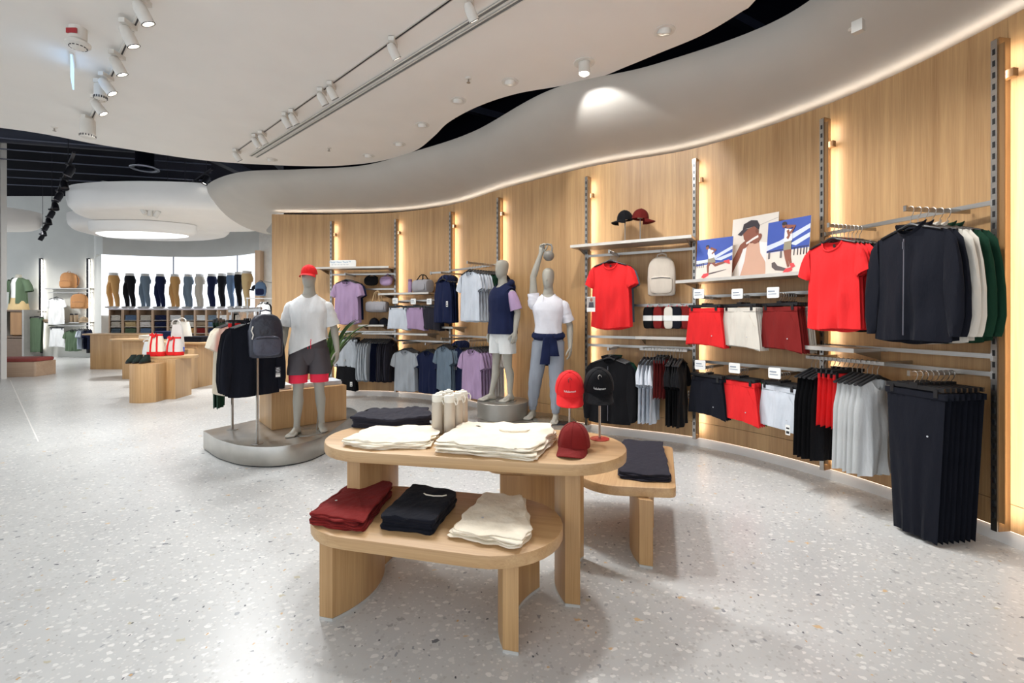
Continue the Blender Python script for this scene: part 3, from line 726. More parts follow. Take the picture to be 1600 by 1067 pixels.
def hang(items, where, pos, ang, step, jitter=.05, tags=(), first='front', scale=1.0, hangers=True, logo=()):
    """items: list of (kind, colour); pos(i) -> Vector at the rail for the i-th garment, 0 = the one seen first"""
    seen = {}; total = {}
    for it in items: total[it] = total.get(it, 0)+1
    made = []
    for i, (kind, colour) in enumerate(items):
        n_ = seen.get((kind, colour), 0); seen[(kind, colour)] = n_+1
        nm = f'{CN[colour]} {KN[kind]}'
        if total[(kind, colour)] == 1: lab = f'{nm} {where}'
        elif n_ == 0: lab = f'{"front" if i == 0 else "first"} {nm} {where}'
        else: lab = f'{ORD[n_]} {nm} {where}'
        P = pos(i); a = ang+R.uniform(-jitter, jitter)
        g = put(KN[kind].replace(' ', '_').replace('-', '_'), gmesh(kind, colour, n_ % 3), None, P, a); g.scale = (scale,)*3
        tag(g, lab, KIND[kind][1], f'{nm} garments {where}' if total[(kind, colour)] > 1 else None)
        if KIND[kind][2] == 's' and kind in ('tee', 'longtee', 'longsleeve') and i == 0: put('neck_label', NECKL, g, (0, .018, -.168))
        if i in tags:
            lx, lz = R.choice([(.14, -.42), (.17, -.46), (.1, -.5)])
            t = put('price_tag', TAGM, g, (lx, -.055, lz)); put('print', TAGP, t)
        if i in logo and KIND[kind][2] == 'c':
            q = put('logo_dot', LOGO, g, (.1, -.024, -.40)); q.rotation_euler = (PI/2, 0, 0)
        if kind == 'jacket' and i == 0: put('zip', ZIPM, g)
        made.append(g)
        if hangers:
            h = thing('clothes_hanger', f'black hanger of the {lab}'[:140], 'hanger', P, a, f'hangers of garments {where}')
            h.scale = (scale,)*3
            put('hook', HOOK, h)
            if KIND[kind][2] == 's': put('shoulders', SHOULD, h)
            else:
                put('bar', BAR, h)
                for sx in (-.14, .14): put('clip', CLIP, h, (sx, 0, 0))
    return made
def faceout(px, z, d0, step, items, where, arm=True, da=0.0, **kw):
    """garments one behind another on an arm standing out from the wall; px = picture column of the front hook"""
    s = wall_px(px, d0); p, t, n = wall_s(s)
    dA = d0+.03
    if arm:
        g = thing('faceout_rail', f'steel rail of the {CN[items[0][1]]} {KN[items[0][0]]} row {where}', 'rail', wpos(s, 0, z), face(n))
        m = MB(); m.box((0, -(dA+.04)/2-.0, -.014), (.014, dA-.02, .026)); m.build('bar', M_STEEL, g, False)
        m = MB(); m.box((0, -dA-.01, -.010), (.02, .012, .036)); m.build('end_stop', M_STEEL, g, False)
    return hang(items, where, lambda i: wpos(s, d0-step*i, z), face(n)+da, step, **kw)
def sidehung(px0, px1, z, d, items, where, flip=False, bar=True, **kw):
    """garments edge to edge on a bar parallel to the wall; item 0 hangs at px0"""
    s0, s1 = wall_px(px0, d), wall_px(px1, d); n_ = len(items)
    def pos(i): return wpos(s0+(s1-s0)*i/(n_-1), d, z)
    p, t, n = wall_s((s0+s1)/2)
    a = face(t if flip else -t)
    if bar:
        A, B = wpos(s0, d, z), wpos(s1, d, z); e = (B-A).normalized()*.05; A -= e; B += e
        g = thing('hang_rail', f'steel hang rail of the garments {where}', 'rail', (A+B)/2, math.atan2((B-A).y, (B-A).x))
        m = MB(); m.box((0, 0, -.014), ((B-A).length, .014, .026)); m.build('bar', M_STEEL, g, False)
        for sx in (-1, 1):
            m = MB(); sg = 1 if (Matrix.Rotation(math.atan2((B-A).y, (B-A).x), 2) @ Vector((0, 1))).dot(-n) > 0 else -1
            m.box((sx*((B-A).length/2-.02), sg*d/2, -.014), (.014, d, .026)); m.build('bracket_arm', M_STEEL, g, False)
    return hang(items, where, pos, a, 0, **kw)
def wall_rail(bay, z, label, f0=0.0, f1=1.0, d=.085):
    """straight crossbar between two posts"""
    a, b = wpos(bay*PER, d, z), wpos((bay+1)*PER, d, z); A, B = a.lerp(b, f0), a.lerp(b, f1); L_ = (B-A).length
    g = thing('cross_rail', label, 'rail', (A+B)/2, math.atan2((B-A).y, (B-A).x))
    m = MB(); m.box((0, 0, 0), (L_-.03, .014, .03)); m.build('bar', M_STEEL, g, False)
    for sx in (-1, 1): m = MB(); m.box((sx*(L_/2-.012), .0, -.004), (.024, .03, .05)); m.build('bracket', M_STEEL, g, False)
def shelf(bay, z, label, f0=-.02, f1=1.0, d=.36, th=.028):
    a, b = wpos(bay*PER, 0, z), wpos((bay+1)*PER, 0, z); A, B = a.lerp(b, f0), a.lerp(b, f1); u = (B-A).normalized(); n = Vector((-u.y, u.x, 0))
    L_ = (B-A).length; c = (A+B)/2+n*(.02+d/2)
    g = thing('wall_shelf', label, 'shelf', c, math.atan2(u.y, u.x))
    m = MB(); m.box((0, 0, -th/2), (L_, d, th)); m.build('board', M_SHELF, g, False)
    m = MB(); m.box((0, d/2+.004, -th/2), (L_, .006, th*1.15)); m.build('front_edge', plain('shelf_edge', (205, 200, 192), .45, .3), g, False)
    for sx in (-1, 1): m = MB(); m.add([(sx*(L_/2-.06)+x, y, z_) for x in (-.006, .006) for y, z_ in ((-d/2, -th), (d*.35, -th), (-d/2, -th-.07))], [(0, 1, 2), (5, 4, 3), (0, 3, 4, 1), (1, 4, 5, 2), (2, 5, 3, 0)]); m.build('bracket', M_STEEL, g, False)
    return c, math.atan2(u.y, u.x), L_
def sign_card(px, py, d, label):
    s = wall_px(px, d); p, t, n = wall_s(s); P = p+n*d; z = H+(YH-py)/F*P.y
    g = thing('price_card', label, 'sign', (P.x, P.y, z), face(n), 'small white price cards over the shorts')
    m = MB(); m.prism(round_poly([(-.055, -.048), (.055, -.048), (.055, .048), (-.055, .048)], .014, 4), -.004, .004)
    m.build('card', M_PAPER, g, M=Matrix.Rotation(PI/2, 4, 'X'))
    m = MB(); m.box((-.012, -.005, .012), (.06, .001, .012)); m.box((-.005, -.005, -.012), (.075, .001, .007)); m.build('print', plain('print_grey', (150, 160, 172), .7), g, False)
    m = MB(); m.box((0, .01, .02), (.02, .02, .05)); m.build('clip', M_STEEL, g, False)
# ---- bay A-B (index 3): red tees, jackets, long trousers
wall_rail(3, 2.175, 'upper cross rail behind the red tees and jackets'); wall_rail(3, 1.085, 'lower cross rail behind the white tank tops'); wall_rail(3, 1.20, 'middle cross rail above the navy trousers')
shelf(3, 1.205, 'short metal shelf under the row of red tees', .58, 1.12, .34)
W1 = 'at the right of the photo boards'
faceout(1300, 2.17, .50, .042, [('tee', 'red')]*4+[('tee', 'jet')]*3+[('tee', 'ice')], 'in the row beside the photo boards', tags=(4, 5), scale=1.0)
faceout(1424, 2.17, .50, .058, [('jacket', 'dnavy')]*2+[('jacket', 'bone')]*2+[('jacket', 'green')]*2, 'in the rightmost upper row', scale=1.05)
sidehung(1372, 1268, 1.12, .33, [('tank', 'white')]*6+[('gym_shorts', 'red')]*4+[('tank', 'jet')]*5, 'under the row of red tees', tags=(4,), jitter=.04, first='front')
faceout(1428, 1.09, .47, .042, [('trousers', 'dnavy')]*8, 'hanging at the far right', logo=(0,), jitter=.015)
# ---- bay B-C (index 4): shorts under the photo boards
wall_rail(4, 1.67, 'cross rail behind the upper row of shorts'); wall_rail(4, .965, 'cross rail behind the lower row of shorts')
SH = shelf(4, 1.84, 'metal shelf holding the three photo boards', -.02, 1.02, .34)
for px, items, wh, z in ((1100, [('shorts', 'red')]*4+[('shorts', 'olive')], 'under the left photo board', 1.66), (1156, [('shorts', 'bone')]*5, 'under the middle photo board', 1.66), (1218, [('shorts', 'maroon')]*4+[('shorts', 'beige')]*3, 'under the right photo board', 1.66),
                         (1104, [('shorts', 'dnavy')]*4, 'in the lower row, left end', .95), (1154, [('shorts', 'red')]*4+[('shorts', 'grass')], 'in the lower row, middle', .95), (1216, [('shorts', 'ice')]*5, 'in the lower row, right end', .95)):
    faceout(px, z, .40, .036, items, wh, logo=(0,), jitter=.02, tags=(0,) if items[0][1] == 'ice' else (), da=-.18)
for px, py, s in ((1093, 459, 'above the upper red shorts'), (1152, 459, 'above the bone shorts'), (1209, 457, 'above the maroon shorts'), (1094, 570, 'above the dark navy shorts'), (1148, 575, 'above the lower red shorts'), (1210, 583, 'above the ice-grey shorts')):
    sign_card(px, py, .46, f'small white rounded price card {s}')
# ---- bay C-D (index 5): red tee, backpack, socks, jackets
wall_rail(5, 2.205, 'top cross rail behind the red tee and beige backpack'); wall_rail(5, 1.585, 'cross rail from which the sock packs hang', 0, .62); wall_rail(5, 1.205, 'cross rail behind the pale ledge under the socks'); wall_rail(5, 1.10, 'lower cross rail behind the black jackets')
SC = shelf(5, 2.31, 'top metal shelf with the two caps on stands', 0, 1.08, .36)
shelf(5, 1.225, 'short pale ledge below the packs of socks', .02, .5, .2)
faceout(954, 2.20, .42, .045, [('longtee', 'red')]*4+[('tee', 'teal')]*3, 'left of the beige backpack', tags=(4, 5))
faceout(952, 1.10, .46, .055, [('jacket', 'jet')]*2+[('jacket', 'dnavy')]+[('jacket', 'green')]*2, 'behind the black cap on its stand', tags=(), scale=1.02)
sidehung(1066, 1006, 1.10, .30, [('tee', 'jet')]*5+[('gym_shorts', 'maroon')]*4+[('tee', 'ice')]*4, 'under the pale ledge', tags=(1, 2, 3, 9), jitter=.05)
# ---- bay E-F (index 7): hoodies and tees left of the mannequins
wall_rail(7, 2.22, 'top cross rail behind the white and green tees'); wall_rail(7, 1.14, 'lower cross rail behind the lavender tees')
shelf(7, 1.29, 'narrow shelf under the sleeveless hoodies', .7, 1.1, .26)
faceout(734, 2.21, .64, .05, [('tee', 'ice')]*5+[('tee', 'green')]*4+[('tee', 'jet')]*3, 'beside the sleeveless hoodies', tags=(2, 6, 8, 10))
faceout(737, 1.13, .58, .055, [('tee', 'lav')]*5+[('tee', 'pale')]*4, 'left of the vested mannequin', tags=(1, 2, 3), scale=1.0)
# ---- bay F-G (index 8)
wall_rail(8, 2.20, 'top cross rail behind the sleeveless hoodies', 0, .35); wall_rail(8, 1.73, 'cross rail behind the lavender shorts'); wall_rail(8, 1.03, 'lower cross rail behind the grey and navy tees')
SF = shelf(8, 1.86, 'metal shelf holding the grey duffel bag and bottle', .22, 1.12, .32)
shelf(8, 1.17, 'thin shelf below the white and lavender shorts', .25, 1.12, .3)
faceout(692, 2.16, .42, .05, [('vest', 'navy')]*3+[('vest', 'dnavy')], 'left of the white tees', tags=(0,))
for px, items, wh in ((621, [('shorts', 'ice')]*4, 'left of the lavender shorts'), (648, [('shorts', 'lav')]*4, 'under the grey duffel bag'), (673, [('shorts', 'charcoal')]*4, 'left of the hooded vests')):
    faceout(px, 1.72, .36, .036, items, wh, jitter=.02, scale=.96)
for px, py, s in ((618, 470, 'above the white shorts left of the duffel'), (646, 471, 'above the lavender shorts'), (671, 471, 'above the charcoal shorts')): sign_card(px, py, .42, f'small white rounded price card {s}')
faceout(632, 1.02, .45, .045, [('tee', 'grey')]*3+[('tee', 'charcoal')]*2, 'left of the navy tees')
faceout(668, 1.02, .42, .045, [('tee', 'navy')]*3+[('tee', 'jet')], 'right of the grey tees', tags=(2,))
faceout(693, 1.12, .46, .034, [('tee', 'slate')]*4+[('tee', 'teal')]*2, 'left of the navy hooded tops', jitter=.03)
hd_ = faceout(712, 1.12, .34, .04, [('hoodie', 'navy')]*4, 'left of the lavender tees', jitter=.03)
t = put('lettering', text_mesh('U I', .075, M_WHITE), hd_[0], (.06, -.052, -.46)); t.rotation_euler = (PI/2, 0, 0)
# ---- bay G-I (index 9)
wall_rail(9, 2.22, 'top cross rail behind the lavender tees'); wall_rail(9, 1.95, 'short cross rail from which the grey holdall hangs', 0, .62); wall_rail(9, 1.18, 'lower cross rail behind the grey long-sleeved tops'); wall_rail(9, .66, 'lowest cross rail behind the black shorts', .6, 1.0)
SG = shelf(9, 2.33, 'top metal shelf carrying the white sign board', 0.02, 1.12, .34)
SK = shelf(9, 1.31, 'short shelf with two dark caps under the grey holdall', .12, .5, .26)
faceout(541, 2.21, .42, .04, [('longtee', 'lav')]*4+[('tee', 'navy')]*3, 'beneath the white sign board')
faceout(540, 1.17, .40, .04, [('longshorts', 'grey')]*3+[('longshorts', 'jet')]*3, 'below the lavender tees', jitter=.02)
faceout(540, .70, .40, .04, [('longshorts', 'jet')]*4, 'lowest at the left end of the wall', tags=(0,), jitter=.02, scale=.9)
sidehung(612, 570, 1.17, .34, [('longsleeve', 'charcoal')]*5+[('tank', 'navy')]*4+[('longsleeve', 'grey')]*5, 'under the shelf with two caps', jitter=.04, tags=(1,))
M_FOOT = plain('foot_metal', (196, 194, 188), .4, .2)
# ------------------------------------------------------------------ nesting tables
def table(name, label, outline, c, rz, ztop, th, legs, oakmat=M_OAKX):
    """outline in the table's own frame; legs: (u, v0, v1, sagitta sign, thickness)"""
    g = thing(name, label, 'table', (c[0], c[1], 0), rz)
    m = MB(); m.prism(outline, ztop-th, ztop, .006); m.build('tabletop', oakmat, g)
    for (u, v0, v1, sg, tk) in legs:
        m = MB(); n_ = 14; inner, outer = [], []
        for k in range(n_+1):
            t = k/n_; v = v0+(v1-v0)*t; s = sg*.075*4*t*(1-t)
            inner.append((u+s-tk/2, v)); outer.append((u+s+tk/2, v))
        poly = outer+inner[::-1] if True else None
        ar = sum(poly[i-1][0]*poly[i][1]-poly[i][0]*poly[i-1][1] for i in range(len(poly)))
        if ar < 0: poly = poly[::-1]
        m.prism(poly, .014, ztop-th, .003); l = m.build('leg', M_OAKZ, g)
        m = MB(); m.prism(poly, 0, .014, .0); m.build('foot_plate', M_FOOT, l)
    return g
TU = math.atan2(-.19, .982); TL = math.atan2(-.242, .970)
cu_ = Vector((.982*-.725+.19*2.527, .19*.725+.982*2.527)); cl_ = Vector((-.388, 2.328))
table('display_table', 'taller oak display table with rounded ends, carrying bottles and cream tees', stadium(1.05, .334), cu_, TU, .75, .058, [(-.61, -.21, .27, 1, .075), (.585, -.21, .27, -1, .075)])
table('display_table', 'low front oak table with rounded ends holding red, black and cream stacks', stadium(.64, .325), cl_, TL, .45, .058, [(-.455, -.245, .245, 1, .07), (.455, -.245, .245, -1, .07)])
# right-hand table: one corner shows, the rest runs on under the taller table
o3 = round_poly([(.50, 2.735), (.955, 2.68), (1.24, 3.56), (.62, 3.68), (-.22, 3.52), (-.16, 3.10), (.36, 3.04)], [.16, .05, .06, .2, .15, .1, .12])
c3 = (.75, 3.1); r3 = math.atan2(.95, .31)
def to3(p): d = Vector((p[0]-c3[0], p[1]-c3[1])); q = Matrix.Rotation(-r3, 2) @ d; return (q.x, q.y)
A3 = [to3(p) for p in o3]; ar = sum(A3[i-1][0]*A3[i][1]-A3[i][0]*A3[i-1][1] for i in range(len(A3)))
if ar < 0: A3 = A3[::-1]
g3 = thing('display_table', 'low oak side table at the right, under the folded black stack', 'table', (c3[0], c3[1], 0), r3)
m = MB(); m.prism(A3, .45-.058, .45, .006); m.build('tabletop', M_OAKX, g3)
def arc_panel(p0, p1, sag, tk):
    p0, p1 = Vector(p0), Vector(p1); d = (p1-p0); nn = Vector((-d.y, d.x)).normalized(); a, b = [], []
    for k in range(15):
        t = k/14; q = p0+d*t+nn*sag*4*t*(1-t); a.append(q+nn*tk/2); b.append(q-nn*tk/2)
    poly = [to3(q) for q in b+a[::-1]]
    ar = sum(poly[i-1][0]*poly[i][1]-poly[i][0]*poly[i-1][1] for i in range(len(poly)))
    return poly if ar > 0 else poly[::-1]
for p0, p1, sg, tk in (((.775, 2.66), (.93, 3.15), .07, .075), ((-.08, 3.12), (.30, 3.16), -.03, .07)):
    po = arc_panel(p0, p1, sg, tk); m = MB(); m.prism(po, .014, .392, .003); l = m.build('leg', M_OAKZ, g3)
    m = MB(); m.prism(po, 0, .014); m.build('foot_plate', M_FOOT, l)
# ------------------------------------------------------------------ folded stacks
def folded_mesh(pts, th, seed, wav=.006, bulge=.006, slump=.0):
    """one folded garment lying on z = 0; pts: outline about its own centre"""
    r = random.Random(seed); N_ = 64
    loop = round_poly(pts, .02, 4); per = [0]
    for i in range(len(loop)): per.append(per[-1]+(Vector(loop[(i+1) % len(loop)])-Vector(loop[i])).length)
    o = []
    for k in range(N_):
        d = per[-1]*k/N_; i = max(j for j in range(len(loop)) if per[j] <= d+1e-9); f = (d-per[i])/max(1e-9, per[i+1]-per[i])
        o.append(Vector(loop[i]).lerp(Vector(loop[(i+1) % len(loop)]), f))
    p1, p2 = r.uniform(0, 6), r.uniform(0, 6)
    p3 = r.uniform(0, 6)
    def wv(k, a): return 1+a*(.7*math.sin(5*2*PI*k/N_+p1)+.6*math.sin(9*2*PI*k/N_+p2)+.5*math.sin(15*2*PI*k/N_+p3))
    m = MB(); rings = []
    for sc, z in ((.985, 0), (1.0, th*.22), (1.004, th*.5), (1.0, th*.8), (.985, th*.97), (.93, th*1.03), (.78, th*1.04), (.55, th*1.03), (.28, th*1.03), (.05, th*1.03)):
        ring = []
        for k, q in enumerate(o):
            s = sc*(1+(wv(k, wav*2.2)-1)*min(1, sc)); x, y = q.x*s, q.y*s
            zz = z
            if z > th*.6:
                nz = noise.noise((x*11+seed, y*11, seed*.7)); n2 = noise.noise((x*30+seed, y*22, seed*.3)); n3 = abs(noise.noise((x*16+y*9, y*5-x*3, seed*.9)))
                zz += bulge*nz+bulge*.5*n2+bulge*.9*n3-.3*bulge
            elif z > 0: zz += th*.22*math.sin(7*2*PI*k/N_+p2)
            ring.append((x, y, max(0, zz)))
        rings.append(ring)
    m.rings(rings); return m
def stack(corners, z, n_, th, colour, name, cat, label, group, jit=.006, bulge=.006, wav=.006, shrink=.0, rough=.85):
    W_ = [flo(x, y, z) for x, y in corners]; c = sum(W_, Vector())/len(W_)
    loc = [(p.x-c.x, p.y-c.y) for p in W_]
    ar = sum(loc[i-1][0]*loc[i][1]-loc[i][0]*loc[i-1][1] for i in range(len(loc)))
    if ar < 0: loc = loc[::-1]
    tops = []
    for i in range(n_):
        o = ['bottom', 'second from bottom', 'third from bottom', 'fourth from bottom', 'fifth from bottom', 'sixth from bottom', 'seventh from bottom'][i] if i < n_-1 else 'top'
        s_ = 1-shrink*i+R.uniform(-.022, .012)*(i < n_-1)
        me = folded_mesh([(a*s_, b*s_) for a, b in loc], th*1.0, R.randint(1, 9999), wav, bulge if i == n_-1 else bulge*.3).mesh(name, fabric(colour, COLOURS[colour]))
        g = put(name, me, None, (c.x+R.uniform(-jit, jit), c.y+R.uniform(-jit, jit), z+.0008+i*th), R.uniform(-jit, jit)*3)
        tag(g, label.format(o), cat, group); tops.append(g)
    return tops
ZT, ZL = .75, .45
t_ = stack([(482, 820), (563, 834), (613, 770), (558, 760)], ZL, 6, .0095, 'maroon', 'folded_shorts', 'shorts', '{} folded red shorts of the stack at the low table’s left end'.replace('’', ''), 'folded red shorts on the low table', .013, .008, .016)
q = put('logo_dot', LOGO, t_[-1], (-.09, -.075, .0165))
t_ = stack([(594, 828), (677, 838), (717, 788), (648, 774)], ZL, 4, .0185, 'dnavy', 'folded_tee', 'tee', '{} folded black tee in the middle of the low table', 'folded black tees on the low table', .009, .008, .01)
def top_line(g, pts, r, mat, name):
    m = MB(); m.tube(pts, r, 6); return m.build(name, mat, g)
top_line(t_[-1], [(-.005, .09, .021), (.01, .068, .0225), (.05, .052, .0225), (.095, .05, .0225), (.115, .064, .021)], .0035, fabric('cream', COLOURS['cream']), 'collar_tape')
t_ = stack([(704, 841), (814, 860), (829, 842), (816, 786), (757, 782)], ZL, 6, .0075, 'cream', 'folded_shorts', 'shorts', '{} folded cream shorts of the stack at the low table right end', 'folded cream shorts on the low table', .012, .008, .02)
q = put('logo_dot', LOGO, t_[-1], (-.09, -.04, .0115))
t_ = stack([(546, 668), (612, 673), (673, 666), (667, 651), (575, 653)], ZT, 4, .018, 'charcoal', 'folded_leggings', 'leggings', '{} folded black leggings left of the bottles', 'folded black leggings', .01, .014, .012)
t_ = stack([(534, 696), (577, 703), (666, 701), (685, 684), (674, 674), (580, 676)], ZT, 5, .0075, 'cream', 'folded_trousers', 'trousers', '{} folded cream trousers at the taller table left end', 'folded cream trousers', .012, .009, .02)
t_ = stack([(682, 708), (760, 715), (835, 721), (869, 690), (858, 677), (725, 675)], ZT, 7, .0085, 'cream', 'folded_tee', 'tee', '{} folded cream tee in the wide stack right of the bottles', 'folded cream tees on the taller table', .013, .014, .018)
top_line(t_[-1], [(-.03, .09, .012), (.0, .05, .014), (.06, .035, .015), (.12, .05, .014), (.14, .085, .012)], .004, fabric('cream', COLOURS['cream']), 'neckband')
t_ = stack([(966, 749), (1048, 755), (1033, 699), (972, 695)], ZL, 4, .011, 'charcoal', 'folded_trousers', 'trousers', '{} folded black trousers of the stack on the side table', 'folded black trousers on the side table', .008, .006, .012)
# ------------------------------------------------------------------ bottles
M_BOT = plain('bottle_sand', (196, 184, 166), .38, .15, .03); M_LID = plain('bottle_lid', (232, 228, 216), .45)
for i, (X, Y, s) in enumerate(((-.449, 2.775, 'front left one'), (-.374, 2.755, 'front one with the small printed line'), (-.338, 2.832, 'second in the right column'), (-.312, 2.902, 'last in the right column'), (-.437, 2.852, 'second in the left column'), (-.402, 2.922, 'last in the left column'))):
    g = thing('drink_bottle', f'sand-coloured steel bottle with pale looped lid, {s}', 'bottle', (X, Y, ZT+.0005), -.4, 'sand-coloured bottles on the taller table')
    m = MB(); m.lathe([(.030, 0), (.0335, .004), (.0335, .178), (.031, .188), (.030, .19)], n=24); m.build('body', M_BOT, g)
    m = MB(); m.lathe([(.0315, .19), (.0315, .196), (.033, .198), (.033, .222), (.029, .232), (.012, .234), (.012, .240), (.004, .242)], n=24); m.build('lid', M_LID, g)
    m = MB(); m.tube([(.03, 0, .215), (.048, 0, .222), (.058, 0, .205), (.054, 0, .182), (.044, 0, .176), (.038, 0, .19), (.033, 0, .2)], .0038, 7); m.build('loop', M_LID, g)
    if i == 1: m = MB(); m.box((-.002, -.0336, .018), (.022, .001, .0022)); m.build('print', M_INK, g, False)
# ------------------------------------------------------------------ caps
def cap(label, loc, rz, colour, tilt=0.0, text=None, hook=None, clasp=False):
    mat = fabric(colour, COLOURS[colour]); g = thing('cap', label, 'cap', loc, rz); g.rotation_euler = (tilt, 0, rz)
    rx, ry, hh = .084, .094, .122
    def rad(z): return math.sqrt(max(0, 1-(z/hh)**2.5))
    m = MB(); rings = []; N_ = 30
    for i in range(15):
        z = hh*math.sin(PI/2*i/14*.995); k = rad(z)
        rings.append([(rx*k*math.cos(2*PI*j/N_)*(1+.006*math.cos(6*2*PI*j/N_)), ry*k*math.sin(2*PI*j/N_)*(1+.006*math.cos(6*2*PI*j/N_)), z) for j in range(N_)])
    m.rings(rings, False, True); m.build('crown', mat, g)
    m = MB()
    for a in range(6):
        an = PI/6+a*PI/3; m.tube([(rx*rad(z)*math.cos(an)*1.006, ry*rad(z)*math.sin(an)*1.006, z+.0005) for z in [hh*math.sin(PI/2*i/10*.99) for i in range(11)]], .0014, 5)
    m.build('seam', mat, g)
    m = MB(); m.lathe([(.009, hh-.002), (.009, hh+.003), (.004, hh+.005)], n=10); m.build('button', mat, g)
    m = MB(); top, bot = [], []
    for i in range(9):
        t = i/8; rt, rb = [], []
        for j in range(21):
            a = -PI/2+(-1+2*j/20)*1.12; c, s = math.cos(a), math.sin(a); u = -1+2*j/20
            ext = .078*math.sqrt(max(0, 1-abs(u)**2.6))*t
            x = rx*c*(1+.02*t)+(c*.15)*ext; y = ry*s-ext; z = .006-.030*abs(u)**2*(.35+.65*t)-.018*t+.002
            rt.append((x, y, z+.0025)); rb.append((x, y, z-.0015))
        top.append(rt); bot.append(rb)
    for rows in (top, bot): m.rings(rows, False, False, closed=False)
    m.rings([top[-1], bot[-1]], False, False, closed=False); m.build('brim', mat, g)
    m = MB(); m.rings([[(rx*k*math.cos(2*PI*j/N_), ry*k*math.sin(2*PI*j/N_), z) for j in range(N_)] for k, z in ((1.004, .0), (1.008, .004), (1.006, .02), (1.0, .021))], False, False); m.build('band', mat, g)
    if text:
        me = text_mesh(text, .017, M_WHITE)
        for v in me.vertices:
            x, z = v.co.x, v.co.y+.045; k = rad(z); lift = v.co.z
            v.co = (x, -ry*k*math.sqrt(max(0, 1-(x/(rx*k))**2))-.0016-max(0, lift), z)
        put('lettering', me, g)
    if hook:
        m = MB(); p = []
        for k in range(9): a = PI*(1.3-1.25*k/8); p.append((.008*math.cos(a), -.0, .008*math.sin(a)))
        m.tube([(q[0]*1.2, -ry*rad(.098+q[2])-.004, .102+q[2]*1.3) for q in p], .0014, 5); m.build('hook', hook, g)
    if clasp: m = MB(); m.sphere((rx*.9, .03, .012), .006, 8, 6); m.build('clasp', M_STEEL, g)
    return g
def cap_stand(label, x, y, z0, z1, disc=(170, 70, 60), r=.055, scale=1.0):
    g = thing('cap_stand', label, 'stand', (x, y, z0))
    m = MB(); m.lathe([(r, 0), (r, .004), (.012, .006), (.008, .012)], n=28); m.build('base', plain('stand_base_%d' % disc[0], disc, .25, .3), g)
    m = MB(); m.lathe([(.0065, .006), (.0065, (z1-z0)*.72), (.009, (z1-z0)*.73), (.009, (z1-z0)*.8), (.005, (z1-z0)*.81), (.005, z1-z0)], n=12); m.build('pole', M_STEEL, g)
    m = MB(); m.lathe([(.03, z1-z0-.006), (.032, z1-z0-.002), (.02, z1-z0+.002)], n=18); m.build('plate', M_STEEL, g)
    return g
b1 = flo(937, 686, ZT); b2 = flo(890, 682, ZT)
cap_stand('steel cap stand with reddish round base under the black cap', b1.x, b1.y, ZT+.0005, 1.065)
cap_stand('steel cap stand under the bright red cap', b2.x, b2.y, ZT+.0005, 1.045)
cap('black cap with white lettering on the stand at the taller table right end', (b1.x-.006, b1.y, 1.045), -.12, 'jet', .38, 'lululemon', M_STEEL)
cap('bright red cap with pale lettering on the stand before the kettlebell mannequin', (b2.x, b2.y, 1.02), -.1, 'red', .38, 'lululemon', M_BLACK, True)
cm = flo(898, 706, ZT)
cap('maroon cap lying on the taller oak table', (cm.x, cm.y+.03, ZT+.024), -.30, 'maroon', .0, None, None, True)
# ------------------------------------------------------------------ zinc platform, oak block, plinth
pp = [(317, 673), (340, 687), (377, 697), (428, 699), (479, 692), (509, 680), (546, 653)]
po = [(flo(x, y, .2).x, flo(x, y, .2).y) for x, y in pp]+[(-2.02, 6.1), (-2.3, 6.45), (-2.8, 6.2)]
po = round_poly(po, [.02, .15, .25, .25, .25, .25, .25, .2, .25, .2], 5)
pc = Vector((-2.7, 5.5)); g = thing('display_platform', 'zinc-clad platform with rounded front, under the mannequin in a red cap', 'platform', (pc.x, pc.y, 0))
m = MB(); m.prism([(x-pc.x, y-pc.y) for x, y in po], 0.012, .2, .003); m.build('deck', M_PLAT, g)
m = MB(); m.prism([((x-pc.x)*.985, (y-pc.y)*.985) for x, y in po], 0, .012); m.build('shadow_base', M_BLACK, g)
B0, B1, B2 = Vector((-2.65, 5.08)), Vector((-2.02, 5.62)), Vector((-3.12, 5.46))
def flatbox(name, label, cat, p, q, s, z0, z1, mat, part):
    """box on floor corner p, edges p->q and p->s"""
    u = (q-p); a = math.atan2(u.y, u.x); c = (q+s)/2; g = thing(name, label, cat, (c.x, c.y, z0), a)
    v = Matrix.Rotation(-a, 2) @ (s-p)
    m = MB(); o = [(-u.length/2, -v.y/2), (u.length/2, -v.y/2), (u.length/2, v.y/2), (-u.length/2, v.y/2)]; m.prism(o, 0, z1-z0, .003); m.build(part, mat, g)
    return g
n_ = Vector((-(B1-B0).y, (B1-B0).x)).normalized()*.58
flatbox('display_block', 'oak display block on the zinc platform, behind the red-capped mannequin', 'display block', B0, B1, B0+n_, .2005, .62, M_OAKZ, 'body')
def wstack(cx_, cy_, rz, w_, d_, z, n_, th, colour, name, cat, label, group, **k):
    ca, sa = math.cos(rz), math.sin(rz); pts = [(-w_/2, -d_/2), (w_/2, -d_/2), (w_/2, d_/2), (-w_/2, d_/2)]
    out = []
    for i in range(n_):
        o = ['bottom', 'second from bottom', 'third from bottom', 'fourth from bottom', 'fifth from bottom'][i] if i < n_-1 else 'top'
        me = folded_mesh(pts, th, R.randint(1, 9999), .004, .004).mesh(name, fabric(colour, COLOURS[colour]))
        q = put(name, me, None, (cx_+R.uniform(-.005, .005), cy_+R.uniform(-.005, .005), z+.0008+i*th), rz+R.uniform(-.03, .03)); tag(q, label.format(o), cat, group); out.append(q)
    return out
ba = math.atan2(.54, .63)
c_ = (B0+B1)/2+n_*.45
d_ = (B1-B0)/2
e = c_-d_*.72; wstack(e.x, e.y, ba, .24, .32, .62, 4, .013, 'white', 'folded_tee', 'tee', '{} folded white tee at the left end of the oak block', 'white tees on the oak block, left')
